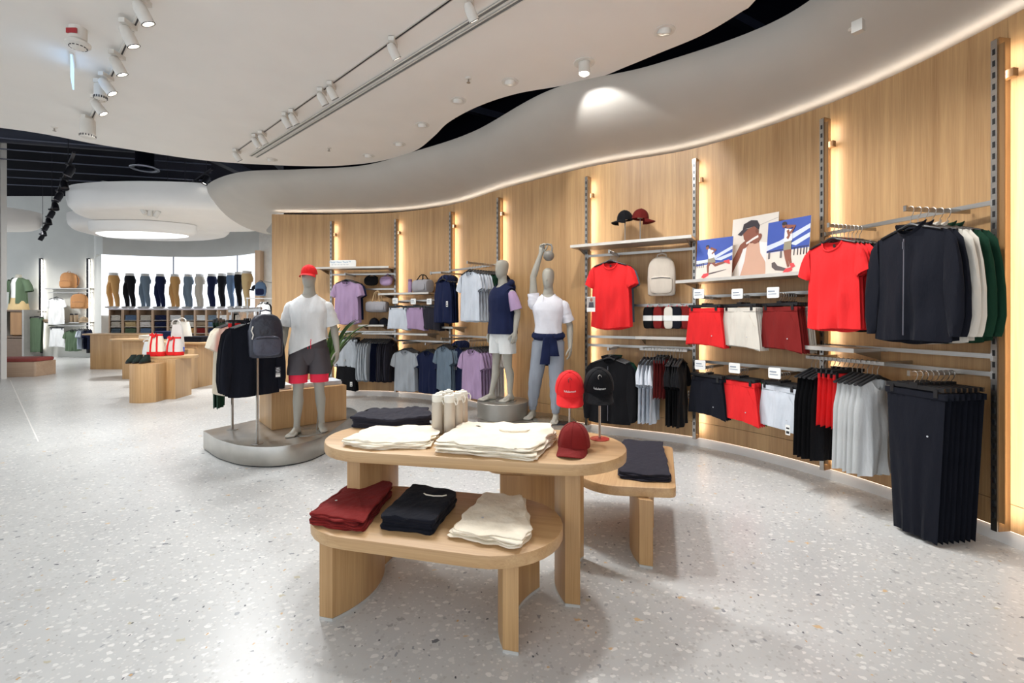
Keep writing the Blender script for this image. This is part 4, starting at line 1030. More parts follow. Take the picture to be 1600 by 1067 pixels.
e = c_-d_*.02; s_ = wstack(e.x, e.y, ba, .24, .32, .62, 4, .013, 'white', 'folded_tee', 'tee', '{} folded tee of the black-and-white patterned pile on the oak block', 'patterned tees on the oak block')
m = MB()
for k in range(26):
    x, y = R.uniform(-.1, .1), R.uniform(-.14, .14); m.rings([[(x+R.uniform(.008, .022)*math.cos(a), y+R.uniform(.006, .016)*math.sin(a), .0185) for a in [2*PI*j/7 for j in range(7)]]], True, False)
q = m.build('blotch_print', M_INK, s_[-1]); q['kind'] = 'stuff'
e = c_+d_*.66; wstack(e.x, e.y, ba, .25, .32, .62, 4, .013, 'ice', 'folded_tee', 'tee', '{} folded pale tee at the right end of the oak block', 'pale tees on the oak block, right')
pl = [tuple(p) for p in round_poly([(-.42, 5.42), (.25, 5.22), (.78, 5.32), (.76, 5.78), (.35, 6.08), (-.42, 6.2)], .2, 6)]
g = thing('display_platform', 'low zinc platform under the drum and the kettlebell mannequin', 'platform', (.2, 5.6, 0))
m = MB(); m.prism([(x-.2, y-5.6) for x, y in pl], .01, .2, .003); m.build('deck', M_PLAT, g)
m = MB(); m.prism([((x-.2)*.98, (y-5.6)*.98) for x, y in pl], 0, .01); m.build('shadow_base', M_BLACK, g)
g = thing('drum_plinth', 'grey metal drum under the mannequin in the hooded vest', 'plinth', (-.115, 5.79, .2005))
m = MB(); m.lathe([(.316, 0), (.32, .004), (.32, .196), (.316, .2)], n=56); m.build('drum', plain('drum_zinc', (158, 154, 146), .35, .75, .1, nscale=4), g)
# ------------------------------------------------------------------ mannequins
TORSO = [(.82, .0, .0, .085, .085), (.86, 0, .0, .15, .108), (.93, 0, .005, .172, .118), (1.0, 0, .005, .168, .114), (1.08, 0, 0, .15, .1), (1.16, 0, -.002, .143, .098), (1.26, 0, -.004, .158, .108), (1.35, 0, -.004, .177, .118), (1.40, 0, 0, .185, .113), (1.445, 0, .003, .177, .102), (1.475, 0, .006, .163, .088), (1.505, 0, .008, .124, .073), (1.535, 0, .010, .076, .063), (1.60, 0, .004, .058, .058), (1.66, 0, -.004, .056, .06)]
def lerp_ring(z):
    T = TORSO
    for a, b in zip(T, T[1:]):
        if a[0] <= z <= b[0]: f = (z-a[0])/(b[0]-a[0]); return [a[i]+(b[i]-a[i])*f for i in range(5)]
    return list(T[0] if z < T[0][0] else T[-1])
def hand(m, wrist, d, side, palm, curl=.5, size=1.0):
    """d: finger direction, side: towards the thumb, palm: palm normal"""
    d, side, palm = Vector(d).normalized(), Vector(side).normalized(), Vector(palm).normalized(); w_ = Vector(wrist)
    m.chain([w_, w_+d*.045*size], [.024, .026], 12)
    for k in range(4):
        o = (1.5-k)*.0195*size; kn = w_+d*(.088-.004*abs(k-1))*size+side*o
        m.chain([w_+side*o*.55, kn], [.0145, .0125], 8)
        L_ = [.066, .076, .071, .055][k]*size; a1, a2, a3 = curl*.5, curl*1.15, curl*1.7
        p = [kn]; fan = side*(1.5-k)*.05
        for a, f in ((a1, .45), (a2, .32), (a3, .23)): p.append(p[-1]+((d+fan).normalized()*math.cos(a)+palm*math.sin(a))*L_*f)
        m.chain(p, [.0098, .009, .0082, .0068], 8)
    t0 = w_+d*.018*size+side*.022; t1 = t0+(d*.55+side*.75+palm*.25).normalized()*.045*size; t2 = t1+(d*.85+side*.35+palm*.35).normalized()*.034*size; t3 = t2+(d+palm*.35).normalized()*.026*size
    m.chain([t0, t1, t2, t3], [.0155, .0125, .0105, .008], 8)
def foot(m, ankle, rz, sole):
    c, s = math.cos(rz), math.sin(rz); f = Vector((s, -c, 0)); r = Vector((c, s, 0)); a = Vector(ankle); b = Vector((a.x, a.y, sole))
    m.chain([a, b-f*.03+Vector((0, 0, .035))], [.036, .034], 12)
    m.chain([b-f*.035+Vector((0, 0, .033)), b+f*.05+Vector((0, 0, .04)), b+f*.12+Vector((0, 0, .028))], [.033, .037, .028], 12)
    m.chain([a+f*.0-Vector((0, 0, .02)), b+f*.07+Vector((0, 0, .045))], [.034, .03], 10)
    for k, (o, L_, rr) in enumerate(((-.03, .175, .0155), (-.009, .172, .0125), (.008, .163, .0115), (.023, .15, .0108), (.036, .136, .0105))):
        m.chain([b+f*.08+r*o*.8+Vector((0, 0, .024)), b+f*(L_-.02)+r*o+Vector((0, 0, rr+.006)), b+f*L_+r*o+Vector((0, 0, rr))], [.022, rr*1.05, rr*.9], 8)
def mannequin(name, label, loc, rz, sc, J):
    m = MB()
    m.rings([[(x+cx_, y+cy_, z) for x, y in superell(rx, ry, 30, 2.2)] for z, cx_, cy_, rx, ry in TORSO])
    hd = [(1.615, -.022, .030, .036), (1.63, -.022, .046, .062), (1.66, -.02, .058, .078), (1.70, -.016, .066, .090), (1.75, -.010, .0725, .098), (1.79, -.006, .0735, .099), (1.825, -.002, .068, .092), (1.85, 0, .054, .074), (1.865, .002, .03, .042), (1.868, .002, .01, .014)]
    hr = Matrix.Rotation(J.get('head', 0), 3, 'Z')
    m.rings([[tuple(hr @ Vector((x, y+cy_, z))) for x, y in superell(rx, ry, 26, 2.05)] for z, cy_, rx, ry in hd])
    m.chain([tuple(hr @ Vector(p)) for p in ((0, -.093, 1.765), (0, -.104, 1.735), (0, -.107, 1.715))], [.007, .009, .010], 8)     # hint of a nose
    for s_, key in ((-1, 'arm_r'), (1, 'arm_l')):
        sh, el, wr, hd_, th_, pn, cu = J[key]
        m.chain([(s_*.10, .004, 1.42), sh], [.055, .06], 12)
        sh_, el_, wr_ = Vector(sh), Vector(el), Vector(wr)
        m.chain([sh_, sh_.lerp(el_, .35), sh_.lerp(el_, .75), el_], [.058, .052, .043, .04], 14)
        m.chain([el_, el_.lerp(wr_, .25), el_.lerp(wr_, .65), wr_], [.04, .042, .034, .026], 14)
        hand(m, wr, hd_, th_, pn, cu)
    for s_, key in ((-1, 'leg_r'), (1, 'leg_l')):
        hp, kn, an, fr = [J[key][0], J[key][1], J[key][2], J[key][3]]
        hp, kn, an = Vector(hp), Vector(kn), Vector(an); back = Vector((0, .02, 0))
        m.chain([hp, hp.lerp(kn, .25), hp.lerp(kn, .6), hp.lerp(kn, .9), kn], [.088, .088, .070, .057, .055], 16)
        m.chain([kn, kn.lerp(an, .12), kn.lerp(an, .32)+back, kn.lerp(an, .6)+back*.7, kn.lerp(an, .85), an], [.053, .051, .057, .045, .034, .034], 16)
        foot(m, an, fr, J[key][4] if len(J[key]) > 4 else 0)
    me = m.mesh('body', None, False); o = bpy.data.objects.new('body', me); COL.objects.link(o)
    md = o.modifiers.new('r', 'REMESH'); md.mode = 'VOXEL'; md.voxel_size = .0062; md.use_smooth_shade = True
    ms = o.modifiers.new('s', 'SMOOTH'); ms.factor = .5; ms.iterations = 3
    dg = bpy.context.evaluated_depsgraph_get(); dg.update()
    me2 = bpy.data.meshes.new_from_object(o.evaluated_get(dg), depsgraph=dg); bpy.data.objects.remove(o)
    me2.materials.clear(); me2.materials.append(M_MANN); me2.name = 'body'
    g = thing(name, label, 'mannequin', loc, rz); g.scale = (sc,)*3
    put('body', me2, g)
    return g
def shirt(g, name, mat, prof, hem, sleeves=(), neck_z=1.555, seed=0, fold=.007, front_dip=.05):
    """prof: (z, extra radius) pairs added to the torso's own section"""
    r = random.Random(seed); p1, p2 = r.uniform(0, 6), r.uniform(0, 6); m = MB(); N_ = 48; rings = []
    zs = [prof[0][0]+(prof[-1][0]-prof[0][0])*i/34 for i in range(35)]
    for z in zs:
        ex = None
        for a, b in zip(prof, prof[1:]):
            if a[0] <= z <= b[0]+1e-6: ex = a[1]+(b[1]-a[1])*(z-a[0])/(b[0]-a[0]); break
        ex = prof[-1][1] if ex is None else ex
        _, cx_, cy_, rx, ry = lerp_ring(max(z, .93)); ring = []
        for k in range(N_):
            a = 2*PI*k/N_; c, s = math.cos(a), math.sin(a); e = 2/2.25
            low = max(0, min(1, (1.4-z)/.4))
            rip = fold*low*(math.sin(7*a+p1+z*5)+.7*math.sin(11*a+p2-z*4))+fold*.5*math.sin(18*z+3*a+p2)*max(0, 1-abs(z-1.2)/.35)
            x = cx_+(rx+ex+rip)*math.copysign(abs(c)**e, c); y = cy_+(ry+ex+rip)*math.copysign(abs(s)**e, s)
            zz = max(z, hem(x, y)); zz = min(zz, neck_z-(front_dip*max(0, -s)**2))
            ring.append((x, y, zz))
        rings.append(ring)
    m.rings(rings, False, False)
    o = m.build(name, mat, g)
    for (a, b, r0, r1, cut) in sleeves:
        a, b = Vector(a), Vector(b); d = (b-a); t = d.normalized(); m = MB(); rings = []
        inner = Vector((a.x*.55, a.y, a.z+.012))
        u = t.cross(Vector((0, 1, 0))).normalized(); v = t.cross(u)
        for i in range(12):
            f = i/11; rr = r0+(r1-r0)*f
            rings.append([a+d*f+(u*math.cos(2*PI*k/22)+v*math.sin(2*PI*k/22)*.95)*(rr+.004*math.sin(4*2*PI*k/22+f*5+p1)*f+.003*math.sin(f*16+k*.6)) for k in range(22)])
        m.rings(rings, False, False)
        path = catmull([inner, inner.lerp(a, .6), a+Vector((0, 0, .002)), a+d*.22, a+d*.45], 4)
        m.tube(path, [.05+(r0+.001-.05)*min(1, i/8)+.003*max(0, i-8)/8 for i in range(len(path))], 24, False); m.build('sleeve', cut or mat, o)
    return o
def legwear(g, name, mat, hips, legs, seed=0, fold=.006, N_=28):
    """hips: rings (z, cx, cy, rx, ry); legs: list of lists of (x, y, z, r)"""
    m = MB(); r = random.Random(seed); p = r.uniform(0, 6)
    m.rings([[(x+cx_+fold*.5*math.sin(9*k/4+z*20), y+cy_, z) for k, (x, y) in enumerate(superell(rx, ry, 36, 2.3))] for z, cx_, cy_, rx, ry in hips], False, False)
    for L_ in legs:
        rings = []
        for i, (x, y, z, rr) in enumerate(L_):
            f = i/(len(L_)-1)
            rings.append([(x+(rr*1.0+fold*math.sin(5*a+p+z*7)*f+fold*.8*math.sin(z*46+2*a)*f)*math.cos(a), y+(rr*1.06+fold*math.sin(5*a+p+z*7)*f)*math.sin(a), z+.5*fold*math.sin(3*a+p)*(f if i < len(L_)-1 else 0)) for a in [2*PI*k/N_ for k in range(N_)]])
        m.rings(rings, False, False)
    return m.build(name, mat, g)
def seg(P, n_=10):
    out = []
    for a, b in zip(P, P[1:]):
        for k in range(n_): t = k/n_; out.append(tuple(a[i]+(b[i]-a[i])*t for i in range(4)))
    out.append(P[-1]); return out
dn = (0, 0, -1)
# mannequin in the red cap
J1 = dict(head=-.08, arm_r=((-.188, .005, 1.404), (-.262, .035, 1.16), (-.275, -.05, .905), (.02, -.18, -1), (.35, -1, 0), (1, .2, 0), .5), arm_l=((.188, .005, 1.404), (.258, .045, 1.16), (.30, -.02, .91), (.0, -.15, -1), (-.3, -1, 0), (-1, .2, 0), .5),
          leg_r=((-.088, 0, .90), (-.105, -.045, .49), (-.115, -.07, .085), -.25), leg_l=((.088, 0, .90), (.10, .03, .49), (.115, .09, .085), .35))
G1 = mannequin('mannequin', 'grey mannequin in a red cap, white tee and black shorts on the zinc platform', (-2.2, 5.0, .2), .22, .965, J1)
shirt(G1, 'tee', fabric('white', COLOURS['white']), [(.84, .045), (1.0, .04), (1.2, .04), (1.36, .026), (1.44, .016), (1.50, .016), (1.56, .012)], lambda x, y: .965+.45*x, [((-.188, .004, 1.402), (-.248, .03, 1.20), .066, .080, None), ((.188, .004, 1.402), (.246, .035, 1.20), .066, .080, None)], seed=3, fold=.009)
lg = [seg([(-.085, 0, .95, .118), (-.098, -.02, .80, .12), (-.112, -.03, .66, .118)], 6), seg([(.085, 0, .95, .118), (.1, .008, .80, .12), (.11, .015, .66, .118)], 6)]
legwear(G1, 'shorts', plain('fabric_shorts_grey', (72, 66, 70), .6, bump=.3, bscale=12), [(1.07, 0, 0, .163, .118), (1.0, 0, .005, .185, .132), (.90, 0, .004, .192, .134), (.83, 0, .004, .17, .128), (.76, 0, .004, .07, .10)], lg, 4)
for L_ in ([(-.108, -.03, .67, .1), (-.108, -.03, .62, .098), (-.109, -.032, .565, .096)], [(.104, .014, .67, .1), (.104, .014, .62, .098), (.106, .018, .565, .096)]):
    m = MB(); m.rings([[(x+r_*math.cos(a), y+r_*1.06*math.sin(a), z) for a in [2*PI*k/28 for k in range(28)]] for x, y, z, r_ in L_], False, False); m.build('liner_leg', fabric('coral', (246, 58, 84)), G1)
m = MB()
for s_ in (-1, 1): m.tube([(.03, -.128, 1.05), (.03+s_*.012, -.145, 1.03), (.03+s_*.016, -.152, .99), (.03+s_*.014, -.152, .945)], .0035, 6)
m.tube([(.03+.018*math.cos(2*PI*k/10), -.14, 1.04+.01*math.sin(2*PI*k/10)) for k in range(11)], .0035, 6); m.build('drawstring', fabric('coral', (246, 58, 84)), G1)
o = cap('bright red cap worn by the mannequin on the zinc platform', (0, 0, 0), 0, 'red'); o.location = G1.matrix_basis @ Vector((0, -.004, 1.785)); o.location = Matrix.LocRotScale(G1.location, G1.rotation_euler, G1.scale) @ Vector((0, -.002, 1.772)); o.rotation_euler = (.06, 0, .16); o.scale = (.98, 1.08, .86)
# vested mannequin on the drum
J2 = dict(head=.05, arm_r=((-.188, .005, 1.404), (-.245, .05, 1.16), (-.25, -.03, .90), (.0, -.2, -1), (.3, -1, 0), (1, .2, 0), .5), arm_l=((.188, .005, 1.404), (.25, .06, 1.17), (.262, .01, .91), (0, -.12, -1), (-.3, -1, 0), (-1, .2, 0), .5),
          leg_r=((-.088, 0, .90), (-.10, -.03, .49), (-.11, -.10, .085), -.15), leg_l=((.088, 0, .90), (.095, .02, .49), (.10, .055, .085), .2))
G2 = mannequin('mannequin', 'grey mannequin in a navy hooded vest and pale shorts on the metal drum', (-.12, 5.79, .4005), -.92, .945, J2)
NAVY = fabric('navy', COLOURS['navy']); LAV = fabric('lav', COLOURS['lav'])
v = shirt(G2, 'hooded_vest', NAVY, [(.87, .05), (1.0, .05), (1.2, .055), (1.38, .04), (1.47, .03), (1.515, .03), (1.56, .03)], lambda x, y: .885, [], seed=8, fold=.006, front_dip=.06)
for s_ in (-1, 1):
    m = MB(); pts = [Vector((s_*.10, .004, 1.425)), Vector((s_*.15, .004, 1.42)), Vector((s_*.19, .004, 1.40)), Vector((s_*.215, .02, 1.33)), Vector((s_*.243, .045, 1.20))]
    m.tube(pts, [.048, .058, .066, .074, .08], 20, False); q = m.build('tee_sleeve', LAV, G2); q['label'] = 'lavender sleeve of a tee'
    m = MB(); m.tube([Vector((s_*.07, .004, 1.43)), Vector((s_*.13, .004, 1.42)), Vector((s_*.182, .004, 1.405))], [.06, .072, .084], 20, False); m.build('shoulder', NAVY, v)
m = MB(); pts = [(.105*math.cos(a), .035+.085*math.sin(a), 1.535+.035*max(0, math.sin(a))-.075*max(0, -math.sin(a)-.05)) for a in [PI*(-.33+1.66*k/16) for k in range(17)]]
m.tube(pts, [.022+.026*math.sin(PI*k/16) for k in range(17)], 12); m.sphere((0, .125, 1.50), (.105, .06, .085), 16, 10); m.build('hood', NAVY, v)
m = MB()
for s_ in (-1, 1): m.tube([(s_*.035, -.115, 1.47), (s_*.037, -.152, 1.40), (s_*.036, -.164, 1.30)], .0028, 6)
m.build('drawcord', NAVY, v)
lg = [seg([(-.085, 0, .95, .112), (-.092, -.008, .80, .112), (-.10, -.018, .63, .108)], 6), seg([(.085, 0, .95, .112), (.09, .006, .80, .112), (.095, .012, .63, .108)], 6)]
legwear(G2, 'shorts', fabric('pale2', (222, 224, 222)), [(1.05, 0, 0, .165, .12), (.97, 0, .004, .187, .13), (.90, 0, .004, .188, .13), (.83, 0, .004, .165, .122), (.76, 0, .004, .06, .09)], lg, 6)
# kettlebell mannequin
J3 = dict(head=-.1, arm_r=((-.182, .0, 1.44), (-.185, -.02, 1.76), (-.085, -.055, 2.045), (.18, -.1, 1), (.9, -.3, .0), (.35, -1, -.1), 1.35), arm_l=((.188, .005, 1.404), (.262, .05, 1.16), (.268, -.03, .90), (0, -.15, -1), (-.3, -1, 0), (-1, .2, 0), .55),
          leg_r=((-.088, 0, .90), (-.16, .02, .50), (-.205, .10, .085), -.35), leg_l=((.088, 0, .90), (.10, -.05, .49), (.095, -.09, .085), -.1))
G3 = mannequin('mannequin', 'grey mannequin lifting a kettlebell, in a white tee and grey joggers', (.44, 5.58, .2), -.16, .985, J3)
shirt(G3, 'tee', plain('fabric_tee3', (222, 222, 228), .85, bump=.4, bscale=10), [(.98, .02), (1.1, .022), (1.25, .02), (1.4, .018), (1.47, .014), (1.515, .016), (1.56, .012)], lambda x, y: 1.0, [((-.172, 0, 1.42), (-.186, -.008, 1.56), .076, .066, None), ((.186, .004, 1.402), (.246, .035, 1.21), .066, .072, None)], seed=12, fold=.004)
m = MB(); m.tube([(-.045, -.1, 1.53), (-.05, -.125, 1.47), (-.055, -.132, 1.45)], .0022, 5); m.build('zip', M_STEEL, G3)
JOG = fabric('jogger', (146, 152, 162))
lg = [seg([(-.085, 0, .97, .112), (-.125, .01, .72, .098), (-.162, .02, .50, .085), (-.185, .06, .30, .07), (-.2, .085, .15, .048)], 9), seg([(.085, 0, .97, .112), (.095, -.025, .72, .098), (.10, -.045, .49, .085), (.098, -.06, .30, .07), (.096, -.08, .15, .048)], 9)]
jg = legwear(G3, 'joggers', JOG, [(1.06, 0, 0, .165, .118), (.98, 0, .004, .186, .13), (.92, 0, .004, .188, .13), (.84, 0, .004, .165, .12), (.76, 0, .004, .06, .085)], lg, 9, .005)
m = MB()
for (x, y) in ((-.203, .092), (.095, -.084)): m.lathe([(.047, .155), (.046, .11), (.044, .107)], (x, y, 0), 22, False, False)
m.build('cuff', JOG, jg)
ti = thing('tied_jacket', 'navy jacket tied by its sleeves round the kettlebell mannequin waist', 'jacket', G3.location, G3.rotation_euler.z); ti.scale = G3.scale
m = MB(); m.rings([[(x*(1+.02*math.sin(k*1.3+i)), y*(1+.02*math.sin(k*.9+i)), z-.02*math.cos(k/36*2*PI+PI/2)) for k, (x, y) in enumerate(superell(rx, ry, 36, 2.2))] for i, (z, rx, ry) in enumerate(((1.0, .183, .132), (1.03, .205, .15), (1.06, .2, .146), (1.085, .178, .13)))], False, False); m.build('waist_wrap', NAVY, ti)
m = MB(); m.sbox((.03, -.158, 1.025), (.10, .06, .085), 2.6, 16, 8); m.build('knot', NAVY, ti)
for x0, x1, zz in ((.0, -.03, .70), (.06, .085, .80)):
    m = MB(); m.rings([[(x0+(x1-x0)*f+(.048+.012*f)*math.cos(a), -.172+.012*f+.018*math.sin(a)+.006*math.sin(8*f+a), 1.02+(zz-1.02)*f) for a in [2*PI*k/14 for k in range(14)]] for f in [i/8 for i in range(9)]]); m.build('hanging_sleeve', NAVY, ti)
m = MB(); m.rings([[(.17*u*(1-.08*f), .14+.012*math.sin(9*u+3*f)+.02*f, 1.05-.40*f) for u in [-1+k/8 for k in range(17)]] for f in [i/6 for i in range(7)]], False, False, closed=False); m.build('back_panel', NAVY, ti)
M3 = Matrix.LocRotScale(G3.location, G3.rotation_euler, G3.scale)
kb = thing('kettlebell', 'grey kettlebell held overhead by the mannequin in joggers', 'kettlebell', M3 @ Vector((-.035, -.075, 2.135)), -.16)
m = MB(); m.sphere((.045, -.01, -.125), (.066, .066, .064), 24, 16); m.build('ball', plain('kettlebell_grey', (128, 124, 116), .5), kb)
m = MB(); m.tube([(.005, -.01, -.085), (-.02, -.01, -.045), (-.03, -.005, -.01), (-.02, 0, .012), (.03, 0, .016), (.075, -.005, .005), (.088, -.01, -.03), (.08, -.01, -.08)], .0125, 10); m.build('handle', plain('kettlebell_grey', (128, 124, 116), .5), kb)
for G, L_ in ((G2, (-.12, 5.79, .4008)), (G3, (.44, 5.58, .2008)), (G1, (-2.2, 5.0, .2008))):
    g = MB(); g.lathe([(.19, 0), (.19, .006), (.185, .008)], n=36); g.build('base_disc', plain('disc_glass', (150, 148, 140), .15, .6), G)
    g = MB(); g.tube([(.06, .1, .008), (.075, .11, .2), (.09, .06, .33)], .006, 8); g.build('support_rod', M_STEEL, G)
    G.location.z += .0
# ------------------------------------------------------------------ plant behind the mannequin
def plant(label, loc, n_, hmin, hmax, seed):
    r = random.Random(seed); g = thing('potted_plant', label, 'plant', loc)
    m = MB(); m.lathe([(.13, 0), (.17, .02), (.19, .34), (.175, .34), (.165, .3), (.01, .3)], n=26); m.build('pot', plain('pot', (150, 144, 134), .7), g)
    mats = [plain('leaf_a', (58, 92, 40), .45, var=.25, nscale=12), plain('leaf_b', (82, 120, 52), .45, var=.25, nscale=12)]
    for i in range(n_):
        a = 2*PI*i/n_*2.4+r.uniform(-.3, .3); L_ = r.uniform(hmin, hmax); sp = r.uniform(.25, .5); c, s = math.cos(a), math.sin(a); m = MB(); N_ = 9; L1, L2, Mid = [], [], []
        for k in range(N_+1):
            t = k/N_; d = sp*L_*t**1.5; z = .3+L_*(t-.32*t**2.6); wd = .034*math.sin(PI*min(1, .08+t*.92))**.7*(1 if t < 1 else .05)
            Mid.append((c*d, s*d, z-.006)); L1.append((c*d-s*wd, s*d+c*wd, z)); L2.append((c*d+s*wd, s*d-c*wd, z))
        m.rings([[L1[k], Mid[k], L2[k]] for k in range(N_+1)], False, False, closed=False); m.build('leaf', mats[i % 2], g)
plant('leafy green potted plant behind the mannequin in a red cap', (-2.55, 6.35, .2008), 30, .8, 1.38, 5)
# ------------------------------------------------------------------ bags, caps and boards on the timber wall
def wp(px, py, d, z=None):
    """point d in front of the timber wall seen at px, py (height from py unless z given), plus the wall's facing angle"""
    s = wall_px(px, d); p, t, n = wall_s(s); q = p+n*d
    return Vector((q.x, q.y, H+(YH-py)/F*q.y if z is None else z)), face(n)
def backpack(label, loc, rz, w_, h_, d_, mat, mat2=None, pocket=True, lean=0.0, hookloop=True):
    """loc: middle of the base; front pocket faces -Y"""
    mat2 = mat2 or mat; g = thing('backpack', label, 'backpack', loc, rz); g.rotation_euler = (lean, 0, rz)
    m = MB(); rings = []; prof = [(.0, .84), (.03, .97), (.12, 1.0), (.45, 1.02), (.7, .98), (.85, .86), (.94, .66), (.985, .4), (1.0, .12)]
    for f, k in prof: rings.append([(x, y, h_*f) for x, y in superell(w_/2*k, d_/2*(.55+.45*min(1, k)), 30, 3.2)])
    m.rings(rings); m.build('body', mat, g)
    if pocket:
        m = MB(); m.sbox((0, -d_*.47, h_*.27), (w_*.82, d_*.34, h_*.46), 4, 26, 10); m.build('front_pocket', mat2, g)
        m = MB(); m.tube([(-w_*.34, -d_*.62, h_*.43), (0, -d_*.655, h_*.455), (w_*.34, -d_*.62, h_*.43)], .004, 6); m.build('zip', M_DARKM, g)
    m = MB(); m.tube([(w_*.47*math.cos(a), -d_*.22, h_*(.52+.40*math.sin(a))) for a in [PI*k/16 for k in range(17)]], .005, 6); m.build('zip', mat2, g)
    m = MB(); m.tube([(-.05, .02, h_*.97), (-.045, .02, h_*1.06), (0, .02, h_*1.09), (.045, .02, h_*1.06), (.05, .02, h_*.97)], .008, 8); m.build('handle', mat2, g)
    for s in (-1, 1):
        m = MB(); m.tube([(s*w_*.3, d_*.5, h_*.9), (s*w_*.42, d_*.72, h_*.6), (s*w_*.42, d_*.62, h_*.28), (s*w_*.36, d_*.45, h_*.1)], .016, 8); m.build('shoulder_strap', mat2, g)
    return g
def duffel(label, loc, rz, L_, r_, mat, strap, hang_=0.0):
    g = thing('duffel_bag', label, 'bag', loc, rz)
    m = MB(); rings = []
    for u, k in ((-1, .25), (-.985, .6), (-.95, .86), (-.85, .97), (-.4, 1.03), (0, 1.0), (.4, 1.03), (.85, .97), (.95, .86), (.985, .6), (1, .25)):
        rings.append([(L_/2*u, y*k*1.0, r_+z*k*(1 if z > 0 else .98)) for y, z in superell(r_*.95, r_, 26, 3.0)])
    m.rings(rings); m.build('body', mat, g)
    for s in (-1, 1):
        m = MB(); h = hang_ or r_*.75; m.tube([(-L_*.2, s*r_*.9, r_*1.1), (-L_*.17, s*r_*.6, r_*2.0), (-L_*.1, s*.03, r_*2+h*.8), (0, s*.015, r_*2+h), (L_*.1, s*.03, r_*2+h*.8), (L_*.17, s*r_*.6, r_*2.0), (L_*.2, s*r_*.9, r_*1.1)], .009, 8); m.build('handle', strap, g)
    m = MB(); m.tube([(L_*u*.44, 0, r_*2.0+.003) for u in (-1, -.5, 0, .5, 1)], .005, 6); m.build('zip', strap, g)
    m = MB(); m.sbox((L_*.2, -r_*.95, r_*.85), (L_*.45, .03, r_*1.0), 4, 20, 8); m.build('front_pocket', mat, g)
    return g
def pouch(label, loc, rz, w_, h_, mat, strap):
    g = thing('waist_bag', label, 'bag', loc, rz)
    m = MB(); m.sbox((0, 0, 0), (w_, .09, h_), 2.6, 26, 12); m.build('body', mat, g)
    m = MB(); m.tube([(-w_*.4, -.03, h_*.2), (0, -.047, h_*.26), (w_*.4, -.03, h_*.2)], .004, 6); m.build('zip', strap, g)
    m = MB(); m.tube([(-w_*.45, .02, 0), (-w_*.4, .06, h_*.4), (0, .05, h_*.75), (w_*.4, .06, h_*.4), (w_*.45, .02, 0)], .012, 8); m.build('strap', strap, g)
    m = MB(); m.box((w_*.2, .035, h_*.62), (.03, .02, .025)); m.build('buckle', M_BLACK, g, False)
    return g
MBEIGE = fabric('bagbeige', (200, 190, 176)); MGREYB = fabric('baggrey', (160, 158, 162)); MBLK = fabric('jet', COLOURS['jet'])
P, a = wp(1034, 462, .2); backpack('beige backpack hanging from the top cross rail beside the red tee', P, a+.1, .30, .44, .13, MBEIGE)
g = thing('display_hook', 'steel hook holding the beige backpack', 'hook', P+Vector((0, 0, .47)), a)
m = MB(); m.tube([(0, .11, .02), (0, -.03, .02), (0, -.04, .05)], .006, 8); m.build('prong', M_STEEL, g)
# packs of socks
socks = [(1011, 'jet', 'first'), (1021, 'jet', 'second'), (1028, 'maroon', 'third'), (1037, 'maroon', 'fourth'), (1044, 'bone', 'fifth'), (1049, 'dnavy', 'sixth'), (1057, 'dnavy', 'seventh'), (1066, 'maroon', 'eighth'), (1073, 'maroon', 'ninth')]
for i, (px, c, o_) in enumerate(socks):
    P, a = wp(px, 0, .17 if i % 2 == 0 else .12, 1.575); g = thing('sock_pack', f'{o_} pack from the left in the row of sock packs, {CN[c]}', 'socks', P, a, 'packs of socks under the beige backpack')
    m = MB(); m.sbox((0, 0, -.135), (.10, .035, .25), 4, 20, 10); m.build('socks', fabric(c, COLOURS[c]), g)
    m = MB(); m.prism([(x, y) for x, y in superell(.053, .021, 20, 4)], -.17, -.11); m.build('paper_band', M_PAPER, g)
    m = MB(); m.tube([(0, 0, -.02), (0, 0, .0), (0, .015, .006)], .004, 6); m.build('loop', fabric('coral', (246, 58, 84)), g)
for px, c, o_ in ((1016, 'a', 'left'), (1033, 'b', 'second'), (1051, 'c', 'third'), (1068, 'd', 'right')):
    P, a = wp(px, 0, .12, 1.588); g = thing('display_hook', f'{o_} of the four hooks holding sock packs', 'hook', P, a); m = MB(); m.tube([(0, .05, 0), (0, -.1, 0), (0, -.11, .02)], .004, 6); m.build('prong', M_STEEL, g)
# caps on stands on the top shelf
for px, colr, lab, dz in ((976, 'jet', 'black', .0), (1000, 'wine', 'dark maroon', .0)):
    P, a = wp(px, 0, .2, 2.3105); cap_stand(f'slim stand under the {lab} cap on the top shelf', P.x, P.y, P.z, 2.3105+.28, (190, 186, 180), .05)
    cap(f'{lab} cap on a stand on the top shelf above the red tee', P+Vector((0, 0, .262)), a-.8 if colr == 'jet' else a+1.9, colr, .1)
P, a = wp(925, 487, .52); g = thing('photo_card', 'small photo card clipped at the left of the red tee', 'sign', P, a)
m = MB(); m.box((0, 0, .085), (.10, .006, .17)); m.build('card', M_PAPER, g, False)
m = MB(); m.box((0, -.0035, .105), (.10, .001, .12)); m.build('picture', plain('pic_grey', (178, 170, 164), .6), g, False)
m = MB(); m.sphere((.005, -.005, .135), (.016, .003, .02), 12, 8); m.build('printed_face', plain('pic_skin', (150, 104, 84), .6), g)
m = MB(); m.rings([[(x, -.0045, z) for x, z in ((-.03, .048), (.036, .048), (.03, .108), (-.022, .108))]], True, False); m.build('printed_body', plain('pic_dark', (70, 66, 74), .6), g)
